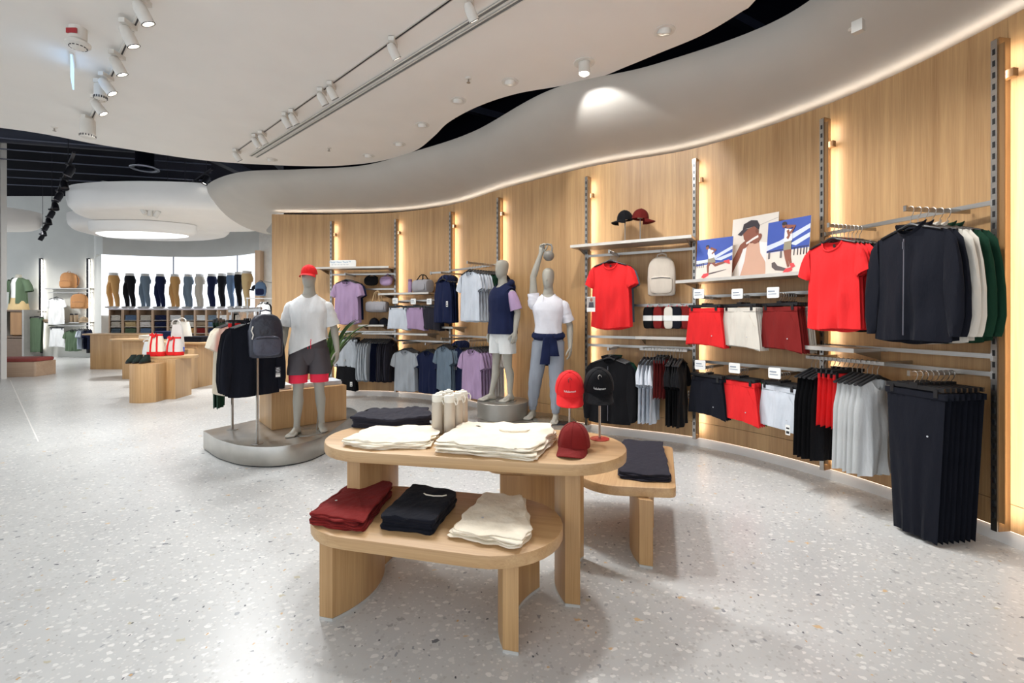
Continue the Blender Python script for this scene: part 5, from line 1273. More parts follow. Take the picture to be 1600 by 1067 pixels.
# photo boards
def board(label, px0, px1, d, w_, h_, rz_off, shapes):
    P, a = wp((px0+px1)/2, 0, d, 1.8405); g = thing('photo_board', label, 'picture board', P, a+rz_off); g.rotation_euler = (-.10, 0, a+rz_off)
    m = MB(); m.box((0, 0, h_/2), (w_, .008, h_)); m.build('board', M_PAPER, g, False)
    for i, (nm, col_, pts) in enumerate(shapes):
        m = MB(); m.rings([[((x-.5)*w_, -.0043-.00035*i, (1-y)*h_) for x, y in pts]], False, True); m.f = [tuple(reversed(f)) for f in m.f]
        m.build('print_'+nm, plain('print_%s_%d_%d_%d' % ((nm,)+col_), col_, .6, var=.03), g, False)
    return g
def ell(cx_, cy_, rx, ry, n=16, rot=0): return [(cx_+rx*math.cos(2*PI*k/n)*math.cos(rot)-ry*math.sin(2*PI*k/n)*math.sin(rot), cy_+rx*math.cos(2*PI*k/n)*math.sin(rot)+ry*math.sin(2*PI*k/n)*math.cos(rot)) for k in range(n)]
def limbp(pts, w0, w1):
    L, Rr = [], []
    for i, p in enumerate(pts):
        a, b = pts[max(0, i-1)], pts[min(len(pts)-1, i+1)]; d = Vector((b[0]-a[0], b[1]-a[1])).normalized(); w_ = w0+(w1-w0)*i/(len(pts)-1)
        L.append((p[0]-d.y*w_, p[1]+d.x*w_)); Rr.append((p[0]+d.y*w_, p[1]-d.x*w_))
    return L+Rr[::-1]
SKY, CLD, RD, SK, WH, KH, RS, BLK_ = (62, 86, 168), (206, 214, 232), (224, 212, 200), (140, 84, 66), (226, 226, 230), (150, 142, 120), (240, 72, 76), (52, 46, 52)
run = [('sky', SKY, [(0, 0), (1, 0), (1, .6), (0, .66)]), ('cloud', CLD, [(.0, .52), (.35, .5), (1, .22), (1, .3), (.55, .5), (.3, .6), (0, .62)]), ('cloud', CLD, [(.5, .52), (1, .38), (1, .45), (.7, .55)]), ('road', RD, [(0, .66), (1, .57), (1, 1), (0, 1)]),
       ('fence', BLK_, [(0, .60), (.4, .575), (.4, .585), (0, .615)])]+[('fence', BLK_, [(x, .6), (x+.018, .6), (x+.018, .70), (x, .70)]) for x in (.02, .08, .14, .2)]+[('shadow', (96, 84, 84), [(.25, .87), (.42, .84), (.85, .78), (.85, .79), (.45, .87), (.3, .89)]),
       ('leg', SK, limbp([(.40, .55), (.34, .68), (.35, .84)], .045, .022)), ('leg', SK, limbp([(.44, .55), (.55, .66), (.82, .60)], .05, .022)), ('shoe', RS, [(.16, .94), (.22, .86), (.36, .84), (.37, .90), (.24, .97)]), ('shoe', RS, [(.78, .57), (.93, .55), (.95, .66), (.80, .61)]),
       ('shorts', KH, [(.34, .46), (.50, .45), (.56, .58), (.45, .60), (.33, .57)]), ('torso', WH, [(.33, .24), (.46, .26), (.55, .46), (.36, .5), (.32, .36)]), ('arm', SK, limbp([(.40, .24), (.55, .29), (.44, .38)], .035, .022)), ('head', SK, ell(.31, .21, .045, .055)), ('hair', BLK_, [(.26, .20), (.28, .15), (.35, .15), (.36, .2), (.31, .185)])]
stretch = [('sky', SKY, [(0, 0), (1, 0), (1, .56), (0, .58)]), ('cloud', CLD, [(.0, .44), (.3, .38), (1, .14), (1, .22), (.5, .42), (0, .54)]), ('cloud', CLD, [(.55, .46), (1, .3), (1, .38), (.7, .5)]), ('road', RD, [(0, .58), (1, .56), (1, 1), (0, 1)]), ('rail', BLK_, [(0, .55), (1, .525), (1, .537), (0, .565)])]
stretch += [('baluster', BLK_, [(x, .55), (x+.025, .55), (x+.02, .68), (x-.005, .68)]) for x in (.66, .74, .81, .88, .94)]+[('pier', (120, 112, 112), [(x, .57), (x+.05, .57), (x+.05, .70), (x, .70)]) for x in (.05, .34)]
stretch += [('shadow', (96, 84, 84), [(.15, .78), (.22, .76), (.3, .84), (.6, .93), (.5, .95), (.25, .92), (.16, .86)]), ('leg', SK, limbp([(.47, .55), (.50, .70), (.56, .88)], .05, .025)), ('leg', SK, limbp([(.56, .55), (.57, .7), (.62, .86)], .045, .025)), ('shoe', RS, [(.42, .99), (.5, .91), (.64, .89), (.66, .95), (.5, .995)]), ('shoe', RS, [(.60, .82), (.68, .82), (.72, .88), (.62, .91)]),
            ('shorts', KH, [(.43, .40), (.60, .40), (.60, .56), (.42, .57)]), ('torso', WH, [(.43, .16), (.60, .2), (.62, .40), (.42, .42)]), ('arm', SK, limbp([(.46, .13), (.66, .15), (.56, .27)], .035, .03)), ('arm', SK, limbp([(.5, .2), (.54, .3), (.5, .36)], .03, .03)), ('head', SK, ell(.41, .10, .05, .05)), ('hair', BLK_, ell(.41, .07, .06, .035))]
port = [('wall', (222, 214, 204), [(0, 0), (1, 0), (1, 1), (0, 1)]), ('line', (180, 172, 164), [(.6, .16), (1, .08), (1, .09), (.6, .17)]), ('arm', SK, limbp([(.0, .86), (.14, .66), (.24, .48), (.34, .42)], .07, .045)), ('sleeve', (238, 232, 230), [(.28, .50), (.40, .45), (.42, .72), (.22, .98), (.18, .78)]), ('shirt', (214, 170, 146), [(.36, .44), (.60, .40), (.74, .58), (.80, 1), (.22, 1), (.32, .72)]),
        ('vest', (240, 234, 232), [(.62, .43), (.84, .47), (.90, .72), (.80, .80), (.66, .62)]), ('neck', (120, 70, 54), [(.38, .28), (.60, .24), (.62, .44), (.42, .44)]), ('face', SK, [(.24, .22), (.54, .16), (.60, .30), (.52, .40), (.36, .43), (.28, .36)]), ('ear', (120, 70, 54), ell(.56, .25, .03, .045)), ('cap', BLK_, [(.24, .20), (.26, .11), (.42, .06), (.56, .08), (.62, .17), (.60, .24), (.5, .17)]), ('brim', (60, 54, 62), [(.13, .27), (.25, .19), (.36, .2), (.22, .30)]),
        ('hand', SK, ell(.32, .45, .10, .055, 14, -.5)), ('hand', SK, ell(.58, .38, .11, .06, 14, -.6)), ('collar', (238, 228, 222), limbp([(.34, .44), (.48, .38), (.6, .34)], .016, .02))]
board('photo board of a capped person biting a shirt collar, tallest and in the middle', 1143, 1208, .15, .46, .62, .0, port)
board('left photo board: a runner in red shoes against blue sky', 1088, 1141, .25, .37, .43, .05, run)
board('right photo board: a person stretching an arm overhead in red shoes against blue sky', 1197, 1257, .27, .39, .50, -.02, stretch)
# left bays
P, a = wp(536, 0, .30, 2.3305); g = thing('sign_board', 'white sign board with blue lettering on the top shelf at the left', 'sign', P, a)
m = MB(); m.prism(round_poly([(-.24, 0), (.24, 0), (.24, .13), (-.24, .13)], [.005, .005, .03, .03], 5), -.006, .006); m.build('board', M_PAPER, g, M=Matrix.Rotation(PI/2, 4, 'X'))
t = put('lettering', text_mesh('Metal Vent Tech\u2122', .052, plain('ink_blue', (120, 158, 186), .6)), g, (-.05, -.0075, .09)); t.rotation_euler = (PI/2, 0, 0)
m = MB()
for k in range(6): m.box((-.19+.055*k, -.0068, .045), (.04, .001, .007))
m.build('small_print', plain('print_grey', (150, 160, 172), .7), g, False)['kind'] = 'stuff'
P, a = wp(580, 439, .16); pouch('black belt bag hanging from the rail right of the lavender tees', P, a+.25, .25, .17, MBLK, MBLK)
P, a = wp(603, 439, .16); pouch('lavender belt bag hanging beside the black one', P, a-.1, .25, .17, LAV, fabric('mauve', (140, 110, 140)))
P, a = wp(590, 488, .20); duffel('pale grey holdall hanging by its handles under the belt bags', P, a, .40, .098, MGREYB, plain('strap_gold', (196, 166, 124), .6), .19)
for px, s in ((585, 'left'), (600, 'right')):
    P, a = wp(px, 0, .14, 1.3105); cap(f'{s} dark cap on the short shelf under the grey holdall', P, a+1.2, 'dnavy')
P, a = wp(641, 0, .16, 1.8605); g = thing('drink_bottle', 'lavender bottle standing left of the grey duffel bag', 'bottle', P, a)
m = MB(); m.lathe([(.034, 0), (.037, .004), (.037, .19), (.03, .205)], n=22); m.build('body', LAV, g); m = MB(); m.lathe([(.034, .205), (.034, .245), (.02, .25)], n=20); m.build('lid', fabric('mauve', (140, 110, 140)), g)
P, a = wp(661, 0, .16, 1.8605); duffel('grey duffel bag with dark straps on the shelf beside the lavender bottle', P, a-.1, .36, .115, MGREYB, MBLK)
# ------------------------------------------------------------------ garment rack on the zinc platform
ra, rb = flo(402, 693, .2), flo(363, 671, .2); rd = (rb-ra); ru = rd.normalized(); rang = math.atan2(rd.y, rd.x)
g = thing('garment_rack', 'steel garment rack with two poles on the zinc platform', 'rack', (ra.x, ra.y, .2005), rang)
for x in (0, rd.length):
    m = MB(); m.box((x, 0, .66), (.03, .018, 1.32)); q = m.build('pole', M_STEEL, g, False)
    m = MB(); m.lathe([(.055, 0), (.055, .006), (.02, .008)], (x, 0, 0), 20); m.build('foot_plate', M_STEEL, q)
m = MB(); m.box((rd.length*.5, 0, 1.315), (rd.length+.25, .016, .03)); m.build('top_rail', M_STEEL, g, False)
m = MB()
for k in range(24): m.box((-.1+.045*k, 0, 1.337), (.014, .017, .014))
m.build('rail_teeth', M_STEEL, g, False)['kind'] = 'stuff'
rface = face(Vector((-ru.x, -ru.y)))
items = [('jacket', 'dnavy')]*2+[('jacket', 'jet')]*2+[('gym_shorts', 'red')]*2+[('longtee', 'cream')]*4
def rpos(i): q = ra+ru*(.08+.05*i+(.16 if i > 5 else 0)); return Vector((q.x, q.y, 1.505))
rk = hang(items, 'on the steel rack at the left', rpos, rface, 0, jitter=.05, scale=1.0, tags=())
m = MB(); m.box((0, 0, 0), (.055, .002, .11)); pt = m.build('label_patch', plain('patch_dark', (40, 42, 50), .6), rk[0], False); pt.location = (.2, -.06, -.62)
m = MB()
for k in range(4): m.box((0, -.0015, .04-.018*k), (.04 if k % 2 else .03, .001, .007))
m.box((0, -.0015, -.035), (.045, .001, .026)); m.build('print', M_PAPER, pt, False)
q = ra-ru*.12; bp = backpack('dark glossy backpack hanging on the front of the steel rack', (q.x+.06, q.y-.03, 1.06), rface-.15, .29, .42, .15, plain('nylon_navy', (40, 42, 54), .35, bump=.6, bscale=12), plain('nylon_grey', (70, 72, 86), .35, bump=.5, bscale=12))
m = MB(); m.tube([(-.12, -.07, .30), (-.135, -.085, .26), (-.12, -.09, .22), (-.13, -.08, .18)], .006, 6); m.build('cord', M_LAMP, bp)
for k, (nm_, dx) in enumerate((('nearer', .0), ('farther', .05))):
    q = ra+ru*(.74+dx); hang([('trousers', 'green')], f'at rack far end, {nm_}', lambda i: Vector((q.x-.17-dx*.5, q.y+.03, 1.505)), rface+1.15, 0, scale=.98)
g = thing('base_plate', 'thin dark plate at the front foot of the kettlebell mannequin', 'plate', (.60, 5.40, .2005), -.3)
m = MB(); m.prism(round_poly([(-.13, -.09), (.13, -.09), (.13, .09), (-.13, .09)], .02), 0, .012, .002); m.build('plate', M_DARKM, g)
# ------------------------------------------------------------------ sales tables and goods further back
def slab(name, label, px0, px1, ytop, ybot, depth, mat=M_OAKZ, rz=0.0, bow=.0, z0=0.0, cat='plinth', part='body', top=None):
    a, b = flo(px0, ybot, z0), flo(px1, ybot, z0); b = Vector(((px1-CX)/F*a.y, a.y, z0)); zt = H+(YH-ytop)/F*a.y; w_ = (b-a).length
    g = thing(name, label, cat, ((a.x+b.x)/2, a.y+depth/2, z0), rz)
    o = [(-w_/2+w_*k/12, -depth/2-bow*math.sin(PI*k/12)) for k in range(13)]+[(w_/2-w_*k/12, depth/2) for k in range(13)]
    m = MB(); m.prism(o, 0, (top or zt)-z0, .004); m.build(part, mat, g)
    return g, a.y, zt
g, Y1, z1 = slab('oak_plinth', 'nearest oak plinth of the group, with dark shoes on top', 201, 239, 569, 629, .5, bow=.07, rz=.12)
g, Y2, z2 = slab('oak_plinth', 'middle oak plinth under the round top with two red-trimmed bags', 240, 270, 562, 624, .5, rz=.12, top=.70)
g, Y3, z3 = slab('oak_plinth', 'rear oak plinth of the group, right of the red-trimmed bags', 268, 291, 546, 610, .4, rz=.1)
g = thing('round_tabletop', 'pale oak top carrying the two red-trimmed bags', 'table', (at(262, 560, 8.4).x, 8.45, .7005), .2)
m = MB(); m.prism([(.46*math.cos(a), .3*math.sin(a)) for a in [2*PI*k/40 for k in range(40)]], 0, .045, .005); m.build('tabletop', M_OAKX, g)
for px, s in ((207, 'left'), (217, 'middle'), (228, 'right')):
    g = thing('shoe', f'{s} one of the three dark shoes on the oak plinth', 'shoe', (at(px, 0, 8.0).x, 7.98, z1+.0005), .1)
    m = MB(); m.rings([[(x*k, y*k2-.02*(1-k), z) for x, y in superell(.048, .125, 18, 2.4)] for k, k2, z in ((.92, .95, 0), (1, 1, .012), (1, 1, .03))]); m.build('sole', M_BLACK, g)
    m = MB(); m.rings([[(x*k, y*k2+o_, z) for x, y in superell(.046, .12, 18, 2.2)] for k, k2, o_, z in ((1, 1, 0, .03), (.96, .92, .01, .06), (.85, .66, .035, .09), (.72, .5, .05, .12), (.66, .44, .055, .14))], True, False); m.build('upper', fabric('shoe_green', (36, 46, 42)), g)
    m = MB()
    for k in range(4): m.tube([(-.022, -.035+.02*k, .078+.012*k), (.022, -.035+.02*k, .078+.012*k)], .004, 5)
    m.build('laces', M_DARKM, g)['kind'] = 'stuff'
def tote(label, px, py, Y, w_, h_, body, trim, lean=0, name='tote_bag', handles=True, band=.2, z=None):
    P = at(px, py, Y)
    if z is not None: P.z = z
    g = thing(name, label, 'bag', P, lean); MBd = fabric('tote_'+body, COLOURS.get(body, (228, 218, 200)))
    m = MB(); m.rings([[(x, y, h_*f) for x, y in superell(w_/2*k, w_*.26*k2, 26, 3)] for f, k, k2 in ((0, .98, .9), (.03, 1.02, 1), (.3, 1.0, .95), (.7, .86, .7), (.95, .74, .45), (1, .72, .4))]); m.build('body', MBd, g)
    if trim:
        T = fabric('tote_trim_'+trim, COLOURS[trim])
        m = MB(); m.rings([[(x*1.01, y*1.01, h_*f) for x, y in superell(w_/2*k, w_*.26*k2, 26, 3)] for f, k, k2 in ((0.0, .985, .91), (.03, 1.025, 1.01), (band, 1.015, .985))], True, False); m.build('base_band', T, g)
        m = MB(); m.rings([[(x*1.015, y*1.03, h_*f) for x, y in superell(w_/2*.76, w_*.26*.5, 26, 3)] for f in (.9, .99)], False, False); m.build('top_band', T, g)
        for s in (-1, 1):
            m = MB(); m.tube([(s*w_*.2, -w_*.27, h_*.05), (s*w_*.18, -w_*.25, h_*.5), (s*w_*.14, -w_*.14, h_*.95), (s*w_*.12, -w_*.2, h_*1.02), (s*w_*.05, -w_*.22, h_*.9), (0, -w_*.23, h_*.84)], .014, 6); m.build('handle', T, g)
    elif handles:
        for s in (-1, 1):
            m = MB(); m.tube([(s*.08, -.03, h_*.97), (s*.075, -.03, h_*1.1), (s*.03, -.03, h_*1.17), (0, -.03, h_*1.18)], .01, 6); m.build('handle', MBd, g)
    return g
tote('cream bag with red base and straps, left of the pair on the oak top', 244, 0, 8.28, .28, .40, 'cream', 'red', .1, z=.7465)
tote('pink-beige bag with bright red base, right of the pair on the round oak top', 272, 0, 8.45, .33, .34, 'pale', 'red', -.1, z=.7465)
tote('small white pouch bag behind the dark shoes', 233, 0, 8.6, .22, .24, 'white', None, 0, z=.7465)
tote('white canvas bag with looped handles beside the folded navy trousers', 286, 0, 9.6, .34, .42, 'bone', None, 0, z=.93)
tote('upright off-white bag behind the pink-beige one', 277, 0, 8.62, .24, .5, 'pale', None, 0, z=z3+.001)
g = thing('blue_card', 'small bright blue card at the foot of the off-white bag', 'card', (at(283, 0, 8.45).x, 8.47, z3+.0005)); m = MB(); m.box((0, 0, .045), (.085, .02, .09)); m.build('card', plain('card_blue', (52, 92, 190), .5), g, False)
# sales counter and back tables
g, Yc, zc_ = slab('sales_counter', 'wide oak sales counter with rounded left end, nearest the far wall', 141, 224, 522, 577, .8, cat='counter')
m = MB(); m.prism(stadium(1.55, .41), zc_-.03, zc_+.006, .004); m.build('countertop', M_OAKX, g)
g = thing('display_table', 'oak table behind the bags, holding folded navy trousers', 'table', (at(296, 0, 9.75).x, 9.75, 0), -.08)
m = MB(); m.prism(stadium(.9, .38), .89, .93, .005); m.build('tabletop', M_OAKX, g)
m = MB(); m.prism(round_poly([(-.30, -.3), (.42, -.3), (.42, .3), (-.30, .3)], .04), 0, .89, .003); m.build('pedestal', M_OAKZ, g)
g = thing('display_table', 'lower oak table just right of the one with navy trousers', 'table', (at(322, 0, 10.9).x, 10.9, 0), 0)
m = MB(); m.prism(stadium(.6, .3), .72, .76, .005); m.build('tabletop', M_OAKX, g)
m = MB(); m.prism(round_poly([(-.3, -.25), (.35, -.25), (.35, .25), (-.3, .25)], .04), 0, .72, .003); m.build('pedestal', M_OAKZ, g)
g = thing('display_table', 'oak table between the counter and the red-trimmed bags', 'table', (at(238, 0, 11.0).x, 11.0, 0), 0)
m = MB(); m.prism(stadium(1.1, .36), .89, .93, .005); m.build('tabletop', M_OAKX, g)
m = MB(); m.prism(round_poly([(-.5, -.28), (.5, -.28), (.5, .28), (-.5, .28)], .04), 0, .89, .003); m.build('pedestal', M_OAKZ, g)
wstack(at(305, 0, 9.7).x, 9.68, -.1, .62, .40, .93, 4, .028, 'dnavy', 'folded_trousers', 'trousers', '{} pair of folded navy trousers on the back oak table', 'folded navy trousers on the back table')
wstack(at(327, 0, 10.9).x, 10.85, 0, .3, .34, .76, 4, .02, 'white', 'folded_tee', 'tee', '{} folded white top on the lower back table', 'folded white tops on the lower back table')
wstack(at(262, 0, 10.9).x, 10.9, 0, .4, .34, .93, 5, .036, 'navy', 'folded_jeans', 'jeans', '{} pair of folded dark jeans in the tall pile behind the bags', 'folded dark jeans behind the bags')
wstack(at(237, 0, 10.9).x, 10.9, 0, .36, .34, .93, 3, .03, 'bone', 'folded_shirt', 'top', '{} folded pale top left of the dark jeans pile', 'folded pale tops behind the bags')
# ------------------------------------------------------------------ shelving wall under the light box, and the trouser forms on it
pxs = [178, 203, 227, 250, 273, 295, 312, 331, 347, 362, 374, 388]
cols = ['tan', 'black', 'slate', 'navy', 'tan', 'slate', 'beige', 'navy', 'black', 'jeans', 'jet', 'khaki']
def lb_at(px, off):
    best = None
    for i in range(len(LB)*4-4):
        j, f = divmod(i, 4); p = LB[j].lerp(LB[j+1], f/4); t = (LB[j+1]-LB[j]).normalized(); n = Vector((t.y, -t.x)); q = p+n*off
        e = abs(CX+F*q.x/q.y-px)
        if best is None or e < best[0]: best = (e, q, n)
    return best[1], best[2]
def leg_form(label, loc, rz, colour):
    g = thing('leg_form', label, 'display form', loc, rz)
    m = MB(); m.rings([[(x, y, z) for x, y in superell(rx, ry, 20, 2.2)] for z, rx, ry in ((.98, .16, .12), (1.06, .145, .105), (1.12, .15, .108), (1.125, .02, .02))], False, True); m.build('waist', plain('form_grey', (200, 198, 194), .6), g)
    C = fabric(colour, COLOURS[colour]); m = MB()
    m.rings([[(x, y+cy_, z) for x, y in superell(rx, ry, 20, 2.2)] for z, cy_, rx, ry in ((1.04, 0, .152, .115), (.98, 0, .168, .13), (.9, .012, .178, .145), (.80, .012, .17, .13))], False, False)
    for s in (-1, 1):
        off = .05*s
        m.rings([[(s*x0+r_*math.cos(a), y0+r_*1.08*math.sin(a), z) for a in [2*PI*k/16 for k in range(16)]] for z, x0, y0, r_ in ((.9, .085, .005, .098), (.7, .088, -.02+off*.6, .092), (.48, .09, -.03+off, .07), (.3, .09, .005+off, .064), (.12, .09, .02+off, .052), (.06, .09, .02+off, .05))], False, False)
    m.build('trousers', C, g)
    for s in (-1, 1):
        m = MB(); off = .05*s; m.sphere((.09*s, -.04+off, .035), (.04, .11, .035), 12, 8); m.tube([(.09*s, .02+off, .02), (.09*s, .02+off, .1)], .032, 10); m.build('foot', plain('form_grey', (200, 198, 194), .6), g)
    return g
for i, (px, c) in enumerate(zip(pxs, cols)):
    q, n = lb_at(px, .34); leg_form(f'{["leftmost", "second", "third", "fourth", "fifth", "sixth", "seventh", "eighth", "ninth", "tenth", "eleventh", "rightmost"][i]} trouser form from the left before the light box, in {CN[c]}', (q.x, q.y, 1.7205), face(n)-1.0, c)
M_CUB = oak('oak_pale', 2, (190, 156, 126), (214, 184, 154)); M_CUBB = plain('cubby_back', (150, 122, 96), .7)
N_C = 13; sp_ = []
for k in range(N_C+1):
    px = [170, 191, 215, 238.5, 261.5, 284, 304, 321.5, 339, 354.5, 368, 381, 394, 408][k]
    q, n = lb_at(px, .62); q2, _ = lb_at(px, .12); sp_.append((q, n))
cub_cols = [['bone', 'beige', 'teal'], ['jeans', 'khaki', 'sage'], ['beige', 'pale', 'jeans'], ['navy', 'navy', 'navy'], ['white', 'beige', 'beige'], ['slate', 'bone', 'tan'], ['white', 'brownish', 'maroon'], ['slate', 'jeans', 'navy'], ['white', 'slate', 'beige'], ['ice', 'navy', 'khaki'], ['grey', 'jet', 'bone'], ['beige', 'navy', 'slate'], ['bone', 'grey', 'navy']]
for k in range(N_C):
    (qa, na), (qb, nb) = sp_[k], sp_[k+1]; d = (qb-qa); L_ = d.length; a = math.atan2(d.y, d.x); n = Vector((d.y, -d.x)).normalized(); c = (qa+qb)/2-n*.24
    o_ = ['first', 'second', 'third', 'fourth', 'fifth', 'sixth', 'seventh', 'eighth', 'ninth', 'tenth', 'eleventh', 'twelfth', 'thirteenth'][k]
    g = thing('shelf_unit', f'{o_} column from the left of the oak pigeonholes under the light box', 'shelf unit', (c.x, c.y, 0), a, 'oak pigeonhole columns')
    for s in (-1, 1): m = MB(); m.box((s*(L_/2-.016), 0, .85), (.03, .46, 1.7)); m.build('side_panel', M_CUB, g, False)
    m = MB(); m.box((0, .22, .85), (L_-.06, .02, 1.7)); m.build('back_panel', M_CUBB, g, False)
    for z in (.08, .29, .5, .71, .92, 1.13, 1.34): m = MB(); m.box((0, -.005, z), (L_-.062, .43, .014)); m.build('shelf', M_SHELF, g, False)
    m = MB(); m.box((0, 0, 1.695), (L_-.002, .48, .05)); m.build('top_board', plain('ledge_white', (226, 222, 226), .5), g, False)
    for r_, z in enumerate((1.347, 1.137, .927)):
        for j in range(4):
            cl = cub_cols[k][r_]; key = ('cub', cl, j % 2)
            if key not in GM: GM[key] = folded_mesh([(-.15, -.14), (.15, -.14), (0.15, .14), (-.15, .14)], .036, 50+j, .01, .004).mesh('folded_trousers', fabric(cl, COLOURS[cl]))
            o = put('folded_trousers', GM[key], None, (c.x-n.x*.0+R.uniform(-.008, .008)+n.x*.075, c.y+n.y*.075+R.uniform(-.006, .006), z+.0008+j*.04), a+R.uniform(-.05, .05)); o.scale = (min(1.3, (L_-.10)/.31), 1, 1)
            tag(o, f'{["lowest", "second", "third", "uppermost"][j]} folded {CN[cl]} garment, {["top", "second", "third"][r_]} hole, {o_} pigeonhole column', 'trousers', f'folded garments in the {["top", "second", "third"][r_]} hole of the {o_} column')
# things at the right end of the light box
hang([('jacket', 'white')]*2+[('jacket', 'jet')], 'on the short rail by the timber pier', lambda i: Vector((at(410+3*i, 0, 11.9+.06*i).x, 11.9+.06*i, 1.92)), -.5, 0, scale=.9)
g = thing('hang_rail', 'short rail by the timber pier, carrying white and black jackets', 'rail', (at(415, 0, 12.05).x, 12.05, 1.935), .4); m = MB(); m.box((0, 0, -.006), (.9, .02, .03)); m.build('bar', M_STEEL, g, False)
m = MB(); m.tube([(-.42, .05, -1.93), (-.42, .05, .02)], .02, 8); m.build('leg', M_STEEL, g); m = MB(); m.tube([(.42, .05, -1.93), (.42, .05, .02)], .02, 8); m.build('leg', M_STEEL, g)
g = thing('display_hook', 'hook holding the blue backpack at the end of the light box', 'hook', at(407, 462, 12.6)+Vector((0, 0, .36)))
m = MB(); m.tube([(0, -.03, .06), (0, 0, .04), (0, 1.25, .04)], .012, 8); m.build('prong', M_STEEL, g)
backpack('blue backpack hung at the right end of the light box', at(407, 462, 12.6), .2, .26, .38, .14, fabric('jeans', COLOURS['jeans']), fabric('navy', COLOURS['navy']))
cap('dark cap hung left of the blue backpack', at(399, 452, 12.8), -1.2, 'dnavy')
# ------------------------------------------------------------------ grey back wall at the far left
YB = 16.6
def bp_(px, py, d=0.0): v = at(px, py, YB-d); return v
for i, px in enumerate((66, 140)):
    q = bp_(px, 500); g = thing('shelving_post', f'{["left", "right"][i]} slotted post of the grey wall at the back left', 'post', (q.x, YB, 0))
    m = MB(); m.box((0, -.05, 1.85), (.05, .1, 3.4)); m.build('standard', M_DARKM, g, False)
    for s in (-1, 1): m = MB(); m.add([(s*.027, -.03, .3), (s*.027, -.06, .3), (s*.027, -.06, 3.5), (s*.027, -.03, 3.5)], [(0, 1, 2, 3) if s > 0 else (3, 2, 1, 0)]); m.build('led_strip', emitter('led_cool', (255, 250, 242), 16), g, False)
def fb(px0, px1, y, label, d=.3, th=.04, cat='shelf', name='wall_shelf', off=.0):
    a, b = bp_(px0, y, d), bp_(px1, y, d); g = thing(name, label, cat, ((a.x+b.x)/2, YB-d/2-.02-off, a.z)); m = MB(); m.box((0, 0, 0), (b.x-a.x, d if cat == 'shelf' else .03, th)); m.build('board' if cat == 'shelf' else 'bar', M_STEEL, g, False); return a.z
zA = fb(70, 140, 451, 'metal shelf under the tan backpack on the grey wall'); fb(70, 140, 457, 'bar from which the far white tee and backpack hang', .3, .03, 'rail', 'cross_rail')
zB = fb(70, 140, 504, 'metal shelf with brown bottles and hat on the grey wall'); fb(70, 140, 509, 'bar over the white shorts and green tops on the grey wall', .3, .03, 'rail', 'cross_rail')
fb(14, 66, 487, 'bar above the long green trousers on the grey wall', .3, .03, 'rail', 'cross_rail')
TAN = fabric('tan2', (176, 128, 86))
P = bp_(107, 451, .2); backpack('tan backpack standing on the upper shelf of the grey back wall', (P.x, P.y, zA+.021), 0, .5, .56, .24, TAN)
P = bp_(124, 482, .2); backpack('tan backpack hanging below the one on the shelf', (P.x, P.y, P.z), .3, .48, .52, .2, TAN)
hang([('longtee', 'white')]+[('longtee', 'bone')]*2, 'on the grey back wall', lambda i: bp_(88, 458, .42-.08*i), 0, 0, scale=1.25)
for px, s in ((112, 'left'), (119, 'right')):
    P = bp_(px, 504, .2); g = thing('drink_bottle', f'{s} brown bottle on the grey back wall shelf', 'bottle', (P.x, P.y, zB+.021)); m = MB(); m.lathe([(.055, 0), (.058, .01), (.058, .22), (.05, .25)], n=16); m.build('body', fabric('brownish', COLOURS['brownish']), g); m = MB(); m.lathe([(.05, .25), (.05, .29), (.02, .3)], n=14); m.build('lid', M_DARKM, g)
P = bp_(131, 504, .2); cap('taupe cap on the grey back wall shelf', (P.x, P.y, zB+.03), .6, 'brownish').scale = (1.6, 1.6, 1.5)
P = bp_(84, 502, .2); wstack(P.x, P.y, 0, .55, .3, zB+.021, 3, .03, 'brownish', 'folded_shirt', 'top', '{} folded brown top under the far white tee', 'folded brown tops on the grey wall')
hang([('longshorts', 'white')]*2, 'under the grey wall white tee', lambda i: bp_(89, 506, .36-.08*i), 0, 0, scale=1.35)
hang([('tee', 'sage')]*3, 'on the grey back wall, below the bottles', lambda i: bp_(113+2*i, 510, .42-.07*i), .1, 0, scale=1.05)
hang([('tee', 'ice')]*3+[('tee', 'navy')]*3, 'at the right end of the grey wall', lambda i: bp_(124+3.2*i, 509, .34), -1.1, 0, scale=1.0)
hang([('trousers', 'sage')]*3, 'at the left of the grey wall', lambda i: bp_(55+2*i, 490, .44-.09*i), 0, 0, scale=1.25)
g = thing('display_cabinet', 'brown cabinet under the half-figure in a green shirt', 'cabinet', (bp_(28, 500, .35).x, YB-.35, 0)); zc2 = bp_(25, 484, .6).z
wd = 1.05
for s in (-1, 1): m = MB(); m.box((s*(wd/2-.03), 0, zc2/2), (.06, .6, zc2)); m.build('side_panel', plain('cab_grey', (150, 148, 144), .5), g, False)
m = MB(); m.box((0, .28, zc2/2), (wd-.1, .03, zc2)); m.build('back_panel', M_FIN, g, False)
for z in (.75, zc2-.03): m = MB(); m.box((0, 0, z), (wd-.1, .56, .05)); m.build('shelf', plain('cab_brown', (104, 84, 68), .5), g, False)
m = MB(); m.box((0, -.26, .36), (wd-.12, .03, .68)); m.build('front_panel', plain('cab_brown', (104, 84, 68), .5), g, False)
m = MB(); m.box((.2, -.1, (zc2+.75)/2), (.4, .3, zc2-.9)); m.build('inner_door', M_FIN, g, False)
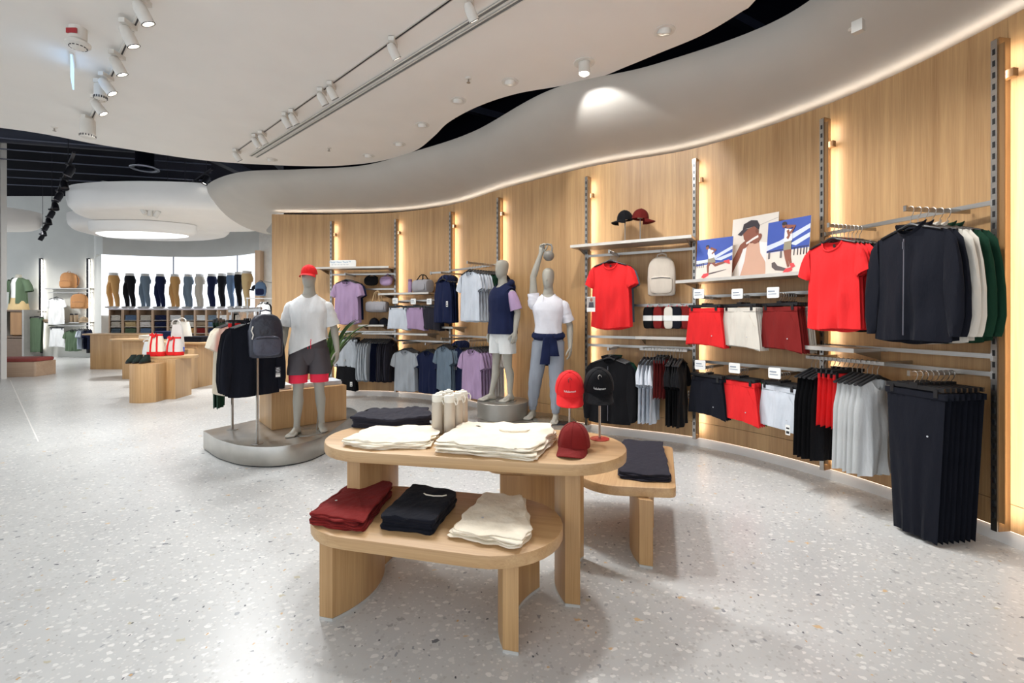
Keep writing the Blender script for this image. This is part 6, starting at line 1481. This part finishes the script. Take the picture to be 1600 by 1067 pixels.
hf = thing('torso_form', 'half-figure in an open green shirt, white tee and khaki shorts on the brown cabinet', 'display form', (bp_(29, 484, .4).x, YB-.4, zc2+.0005)); hf.scale = (1.24,)*3
m = MB(); m.rings([[(x, y, z) for x, y in superell(rx, ry, 22, 2.2)] for z, rx, ry in ((.30, .17, .12), (.5, .15, .11), (.75, .19, .12), (.86, .16, .09), (.92, .07, .06), (1.0, .06, .06))], True, True); m.build('torso', M_MANN, hf)
m = MB(); m.rings([[(x, y, z) for x, y in superell(rx, ry, 22, 2.2)] for z, rx, ry in ((.22, .19, .135), (.5, .175, .125), (.75, .20, .13), (.86, .165, .1), (.9, .09, .07))], False, False); m.build('tee', fabric('white', COLOURS['white']), hf)
GR = fabric('sage', COLOURS['sage'])
for s in (-1, 1):
    m = MB(); m.rings([[(s*(.08+(rx-.08)*k/8), (-ry*math.cos(k/8*PI/2)*1.04 if k < 8 else .0), z) for k in range(9)]+[(s*rx*math.cos(k/6*PI/2), ry*math.sin(k/6*PI/2), z) for k in range(7)] for z, rx, ry in ((.18, .23, .16), (.5, .21, .15), (.76, .225, .15), (.87, .18, .11), (.91, .10, .08))], False, False, closed=False); q = m.build('shirt_side', GR, hf)
    m = MB(); m.tube([(s*.19, 0, .82), (s*.27, 0, .68), (s*.31, .0, .52)], [.085, .09, .095], 14, False); m.build('sleeve', GR, q)
m = MB(); m.rings([[(x, y, z) for x, y in superell(rx, ry, 22, 2.3)] for z, rx, ry in ((.0, .25, .17), (.2, .22, .15), (.34, .18, .13))], False, False); m.build('shorts', fabric('khaki', COLOURS['khaki']), hf)
# bench at the left edge
bq = flo(26, 590); g = thing('bench', 'pale oak bench with brick-red cushion at the left edge', 'bench', (bq.x-.72, bq.y+.35, 0), .16)
m = MB(); m.prism(round_poly([(-1.2, -.34), (.95, -.34), (.95, .3), (-1.2, .3)], .05), 0, .36, .005); m.build('base', oak('oak_pale_x', 0, (176, 148, 124), (198, 170, 144)), g)
m = MB(); m.prism(round_poly([(-1.2, -.34), (.97, -.34), (.97, .3), (-1.2, .3)], .2), .36, .45, .03); m.build('cushion', fabric('brick', (150, 76, 70)), g)
